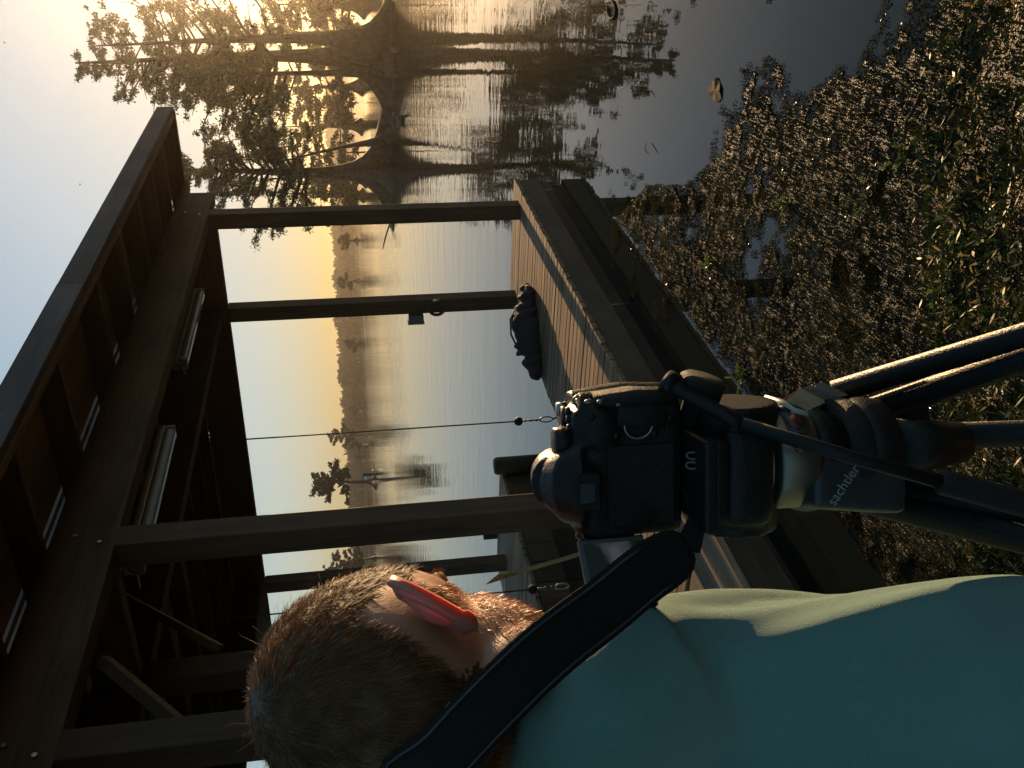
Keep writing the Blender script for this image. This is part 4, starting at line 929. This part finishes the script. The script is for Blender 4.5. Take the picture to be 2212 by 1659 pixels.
# folded out screen, hinged at the left end
hx = -.066; sa = R_(38); sx = Vector((-math.cos(sa), -math.sin(sa), 0)); sn = Vector((math.sin(sa), -math.cos(sa), 0))
SM = Matrix(((sx.x, sn.x, 0), (sx.y, sn.y, 0), (0, 0, 1))).to_4x4(); SM.translation = Vector((hx, -.012, -.006)); SM = KM @ SM
scr = MB().box(0, .066, -.004, .004, -.052, .004, m=SM, bev=.0025).build('side_screen', BLACKP, cm)
MB().box(.002, .064, -.0006, .0006, -.0505, .0048, m=SM @ Matrix.Translation((0, .0044, 0)) , bev=.0).build('screen_frame', plain('frame edge', (.10, .10, .095), .4), scr)
ml, tl, bl, ol = new_mat('screen picture'); tcl = tl.nodes.new('ShaderNodeTexCoord'); nl_ = tl.nodes.new('ShaderNodeTexNoise'); nl_.inputs['Scale'].default_value = 38; nl_.inputs['Detail'].default_value = 3
tl.links.new(tcl.outputs['Object'], nl_.inputs['Vector']); crl = tl.nodes.new('ShaderNodeValToRGB'); crl.color_ramp.elements[0].position = .46; crl.color_ramp.elements[0].color = (.006, .010, .007, 1)
crl.color_ramp.elements[1].position = .62; crl.color_ramp.elements[1].color = (.10, .10, .13, 1); tl.links.new(nl_.outputs[0], crl.inputs[0]); bl.inputs['Base Color'].default_value = (.01, .01, .01, 1); bl.inputs['Roughness'].default_value = .12
tl.links.new(crl.outputs[0], bl.inputs['Emission Color']); bl.inputs['Emission Strength'].default_value = .25
MB().box(.006, .060, .0054, .0058, -.047, .0005, m=SM).build('screen', ml, scr)
MB().box(-.006, .002, -.004, .004, -.045, -.001, m=SM, bev=.002).build('hinge', BLACKP, scr)
m = MB(); p0 = kp(.066, -.01, -.012)
m.tube([kp(.062, -.012, -.085), kp(.074, -.016, -.098), kp(.076, -.02, -.115), kp(.064, -.022, -.122), kp(.050, -.022, -.112)], .0016, 6); m.build('cord_loop', BLACKF, cm)
# narrow end of the neck strap runs to the left lug
s1, s2 = kp(-.069, -.002, -.012), atd((1508, 1120), .69)
strap.tube([atd((1488, 1180), .65), s2, atd((1490, 1062), .70), atd((1440, 1035), .715), kp(-.05, -.03, -.06), s1], [.009, .007, .006, .006, .005, .005], 8, flat=.3)
so = strap.build('neck_strap', STRAPF); 
pdir = (RR*.745+UU*.666)
for s_ in (-1, 1):
    m = MB(); m.tube([p+pdir*(.0160*s_)-F*.0022 for p in pts[2:-4]], .0009, 5); m.build('strap_seam', plain('strap seam %d' % (s_+2), (.035, .033, .03), .7), so)
tag(so, 'wide black neck strap running from the neck of the man to the camera', 'strap')

# tripod and fluid head
TC = kp(-.004, .0, -.092); ax0 = TC; ax1 = atd((1990, 948), .80); ad = (ax1-ax0).normalized(); ad = Vector((0, 0, -1))*.985+ad*.0; ad.normalize()
tp = empty('tripod', (TC.x, TC.y, .12), 'black video tripod with fluid head, chrome ring and twin tube legs', 'tripod')
def Z(z): return Vector((TC.x, TC.y, TC.z-z))
def dcyl(name, z0, z1, r0, r1, mat, n=32, off=Vector((0, 0, 0)), par=None, mids=()):
    ps = [Z(z0)+off]+[Z(z)+off for z, r in mids]+[Z(z1)+off]; rs = [r0]+[r for z, r in mids]+[r1]
    return MB().tube(ps, rs, n).build(name, mat, par or tp)
Rm = Matrix((RR-UU*RR.dot(UU), F, UU)).transposed()
def hb(name, x0, x1, y0, y1, z0, z1, mat, bev=.003, rz=0, par=None):   # box in camera plate axes around the head axis, z down from the plate
    T = Matrix.Translation(TC) @ Matrix.Rotation(caz-math.pi/2+rz, 4, 'Z')
    return MB().box(x0, x1, y0, y1, -z1, -z0, m=T, bev=bev).build(name, mat, par or tp)
hb('quick_release_plate', -.035, .030, -.06, .06, 0, .010, BLACKP); hb('slide_plate', -.032, .028, -.05, .055, .0105, .022, BLACKP, .004)
mb = MB(); T = Matrix.Translation(TC) @ Matrix.Rotation(caz-math.pi/2, 4, 'Z')
mb.box(-.042, .036, -.045, .045, -.062, -.022, m=T, bev=.012); mb.tube([T @ Vector((-.052, 0, -.045)), T @ Vector((.046, 0, -.045))], [.034, .034], 24); mb.tube([Z(.055), Z(.085)], [.036, .030], 24)
remesh('head_body', mb, .0025, BLACKP, tp, smooth=3)
m = MB(); kc = atd((1512, 842), .70); kd = (RR*.9-F*.25-UU*.25).normalized()
m.tube([kc-kd*.03, kc-kd*.008, kc-kd*.006, kc+kd*.008, kc+kd*.011], [.009, .010, .0165, .0175, .014], 20); m.build('brake_knob', BLACKR, tp)
dcyl('bearing_collar', .040, .062, .0385, .0385, TAN, off=Vector((0, 0, 0)))
ring = dcyl('drag_ring', .068, .100, .0372, .0385, CHROME, 40, mids=((.071, .0395), (.096, .0405)))
rdir = -Vector((math.cos(R_(36)), math.sin(R_(36)), 0)); rside = rdir.cross(Vector((0, 0, 1)))
for k, (an_, mt_) in enumerate(((-62, BLACKP), (-38, REDP), (-12, REDP))):
    d_ = (Matrix.Rotation(R_(-an_), 3, 'Z') @ rdir); c_ = Z(.084)+d_*.0402
    MB().tube([c_-d_*.003, c_+d_*.002], [.0075, .007], 14).build('ring_button', mt_, ring)
m = MB()
for k in range(40):
    d_ = Matrix.Rotation(R_(24+k*1.6), 3, 'Z') @ rdir; m.tube([Z(.076)+d_*.0404, Z(.094)+d_*.0409], .0005, 4)
m.build('ring_ribs', GREYB, ring)
dcyl('lower_head', .100, .128, .037, .030, BLACKP, mids=((.112, .037),)); dcyl('bowl', .128, .165, .042, .024, BLACKR, mids=((.138, .042), (.146, .038)))
dcyl('bowl_clamp', .175, .24, .024, .016, BLACKP)
# raised lettering helper: text object turned into a mesh lying in a plane
def lettering(txt, c, xd, yd, size, mat, par, name='lettering'):
    cu_ = bpy.data.curves.new(name, 'FONT'); cu_.body = txt; cu_.size = size; cu_.align_x = 'CENTER'; cu_.align_y = 'CENTER'; cu_.extrude = .0002
    o = bpy.data.objects.new(name, cu_); COL.objects.link(o); bpy.context.view_layer.update()
    me = bpy.data.meshes.new_from_object(o.evaluated_get(bpy.context.evaluated_depsgraph_get())); bpy.data.objects.remove(o); me.name = name
    xd = xd.normalized(); zd = xd.cross(yd).normalized(); yd = zd.cross(xd); mm = Matrix((xd, yd, zd)).transposed().to_4x4(); mm.translation = c; me.transform(mm); me.materials.clear()
    return link(name, me, par, mat)
PALE = plain('pale lettering', (.18, .19, .19), .5, noise=.05)
# crown of the tripod with its leg blocks
T3 = Matrix.Translation(TC) @ Matrix.Rotation(R_(-26), 4, 'Z')
hubm = MB(); hubm.tube([Z(.138), Z(.150), Z(.165), Z(.172)], [.038, .042, .040, .030], 24); cw = hubm.build('crown_casting', REDP if False else BLACKP, tp)
def plate(name, qs, D, th, mat, par=None):
    """flat plate with real thickness through four picture corners at distances D"""
    vs = [atd(q, d) for q, d in zip(qs, D)]; nn = (vs[1]-vs[0]).cross(vs[3]-vs[0]).normalized()
    if nn.dot(vs[0]-CAM) < 0: nn = -nn
    bk = [v+nn*th for v in vs]; mb = MB(); mb.add(vs+bk, [(0, 1, 2, 3), (7, 6, 5, 4), (0, 4, 5, 1), (1, 5, 6, 2), (2, 6, 7, 3), (3, 7, 4, 0)]); return mb.build(name, mat, par or tp)
cl = plate('clamp_lever', [(1705, 859), (1731, 839), (1787, 867), (1743, 889)], [.715, .74, .745, .715], .012, TAN)  # bright face of the leg block, sunlight painted into the tan
c2_ = plate('clamp_block', [(1732, 838), (1777, 825), (1833, 853), (1788, 866)], [.741, .752, .757, .747], .03, plain('brown grey clamp', (.22, .16, .11), .5, noise=.15, scale=50, bump=.3, bscale=500))  # darker face of the same block, weaker light put into its colour
e0, e1 = atd((1757, 835), .7445), atd((1806, 857), .7495); lettering('sachtler', (e0+e1)/2-F*.001, e1-e0, UU*-.2-RR*-.9, .0085, PALE, c2_)
rim = [atd(q, d) for q, d in (((1651, 905), .735), ((1662, 872), .74), ((1690, 880), .72), ((1712, 894), .708), ((1745, 900), .705))]
m = MB(); m.tube(rim, [.006, .008, .007, .006, .004], 10, flat=.5); m.build('white_rim', plain('white plastic', (.36, .33, .28), .45, noise=.08), tp)
hb_ = MB(); hb_.tube([atd((1765, 900), .775), atd((1838, 950), .785)], [.024, .026], 6, smooth=False); hb_.tube([atd((1720, 940), .775), atd((1820, 960), .785)], [.034, .030], 18); remesh('spider_block', hb_, .003, plain('dark maroon casting', (.035, .014, .010), .45, noise=.2), tp)
nb_ = MB(); nb_.box(-.02, .02, -.02, .02, -.045, .03, m=Matrix.Translation(atd((1812, 1045), .715)) @ Matrix.Rotation(R_(38), 4, 'Z') @ Matrix.Rotation(R_(8), 4, 'X'), bev=.006)
nb_.ell(atd((1740, 1035), .755), (.026, .026, .03)); nb = remesh('leg_hinge', nb_, .0025, plain('slate grey casting', (.018, .019, .021), .5, noise=.2, scale=60), tp, smooth=2)
e0, e1 = atd((1808, 1070), .678), atd((1838, 1026), .678); lettering('sachtler', (e0+e1)/2, e1-e0, UU, .0105, PALE, nb)
e0, e1 = atd((1496, 1012), .672), atd((1498, 978), .672); lettering('00', (e0+e1)/2, e1-e0, UU, .014, plain('faint lettering', (.06, .06, .045), .5), tp)
0 and plate('label_patch', [(1480, 1034), (1482, 1060), (1530, 1058), (1534, 1030)], [.69]*4, .002, CREAM)
def ext(a, b, zf):   # continue the line a-b down to height zf
    k = (zf-a.z)/(b.z-a.z); return a+(b-a)*k
def leg(tubes, label=None):
    lg = None
    for i, (qa, da, qb, db, r, mt) in enumerate(tubes):
        a, b = atd(qa, da), atd(qb, db); e = ext(a, b, max(.12, .14))
        m = MB(); m.tube([a, e], [r, r], 14)
        o = m.build('leg' if lg is None else 'leg_tube', mt, tp if lg is None else lg)
        if lg is None: lg = o; m = MB(); m.tube([e, e+Vector((0, 0, .05))], [.02, .016], 12); m.build('foot', BLACKR, lg); m = MB(); c = a.lerp(e, .45); d = (e-a).normalized(); m.tube([c, c+d*.05], [.021, .021], 10); m.build('leg_clamp', BLACKP, lg)
    return lg
leg([((1800, 848), .775, (2212, 724), .74, .0098, BLACKP), ((1835, 905), .78, (2212, 775), .745, .0112, BLACKP)])
leg([((1800, 950), .80, (2212, 936), .82, .0115, BLACKP)])
m = MB(); m.tube([atd((1800, 950), .795), atd((1900, 947), .79), atd((1998, 943), .79), atd((2004, 943), .79)], [.022, .030, .031, .027], 4, smooth=False, up=RR+UU*.0+F*.0, flat=.4); m.build('mid_spreader', BLACKP, tp)
leg([((1855, 1045), .77, (2212, 1105), .76, .0125, BLACKP), ((1860, 1075), .765, (2212, 1165), .75, .0120, BLACKP)])
# pan bar with its joint and handle
a = atd((1447, 832), .69); b = atd((1600, 915), .665); c = atd((1830, 985), .655); d = atd((2030, 1040), .655); e = atd((2212, 1087), .665); f_ = atd((2390, 1130), .675)
pbm = MB(); pbm.tube([a, a.lerp(b, .12), a.lerp(b, .2), a.lerp(b, .75), b], [.0068, .0074, .0050, .0055, .0050], 16); pbm.tube([b, c, d], [.0050, .0050, .0052], 14)
pb_ = pbm.build('pan_bar', plain('graphite bar', (.010, .009, .008), .5, spec=.2, noise=.1), tp)
m = MB(); m.tube([d, d.lerp(e, .04), e, f_], [.0082, .0090, .0098, .0105], 16); m.build('handle', BLACKR, pb_)
m = MB(); m.tube([a-(b-a).normalized()*.004, a+(b-a).normalized()*.004], [.0105, .0105], 18); m.build('end_knob', BLACKP, pb_)
sc.cycles.sample_clamp_direct = 0
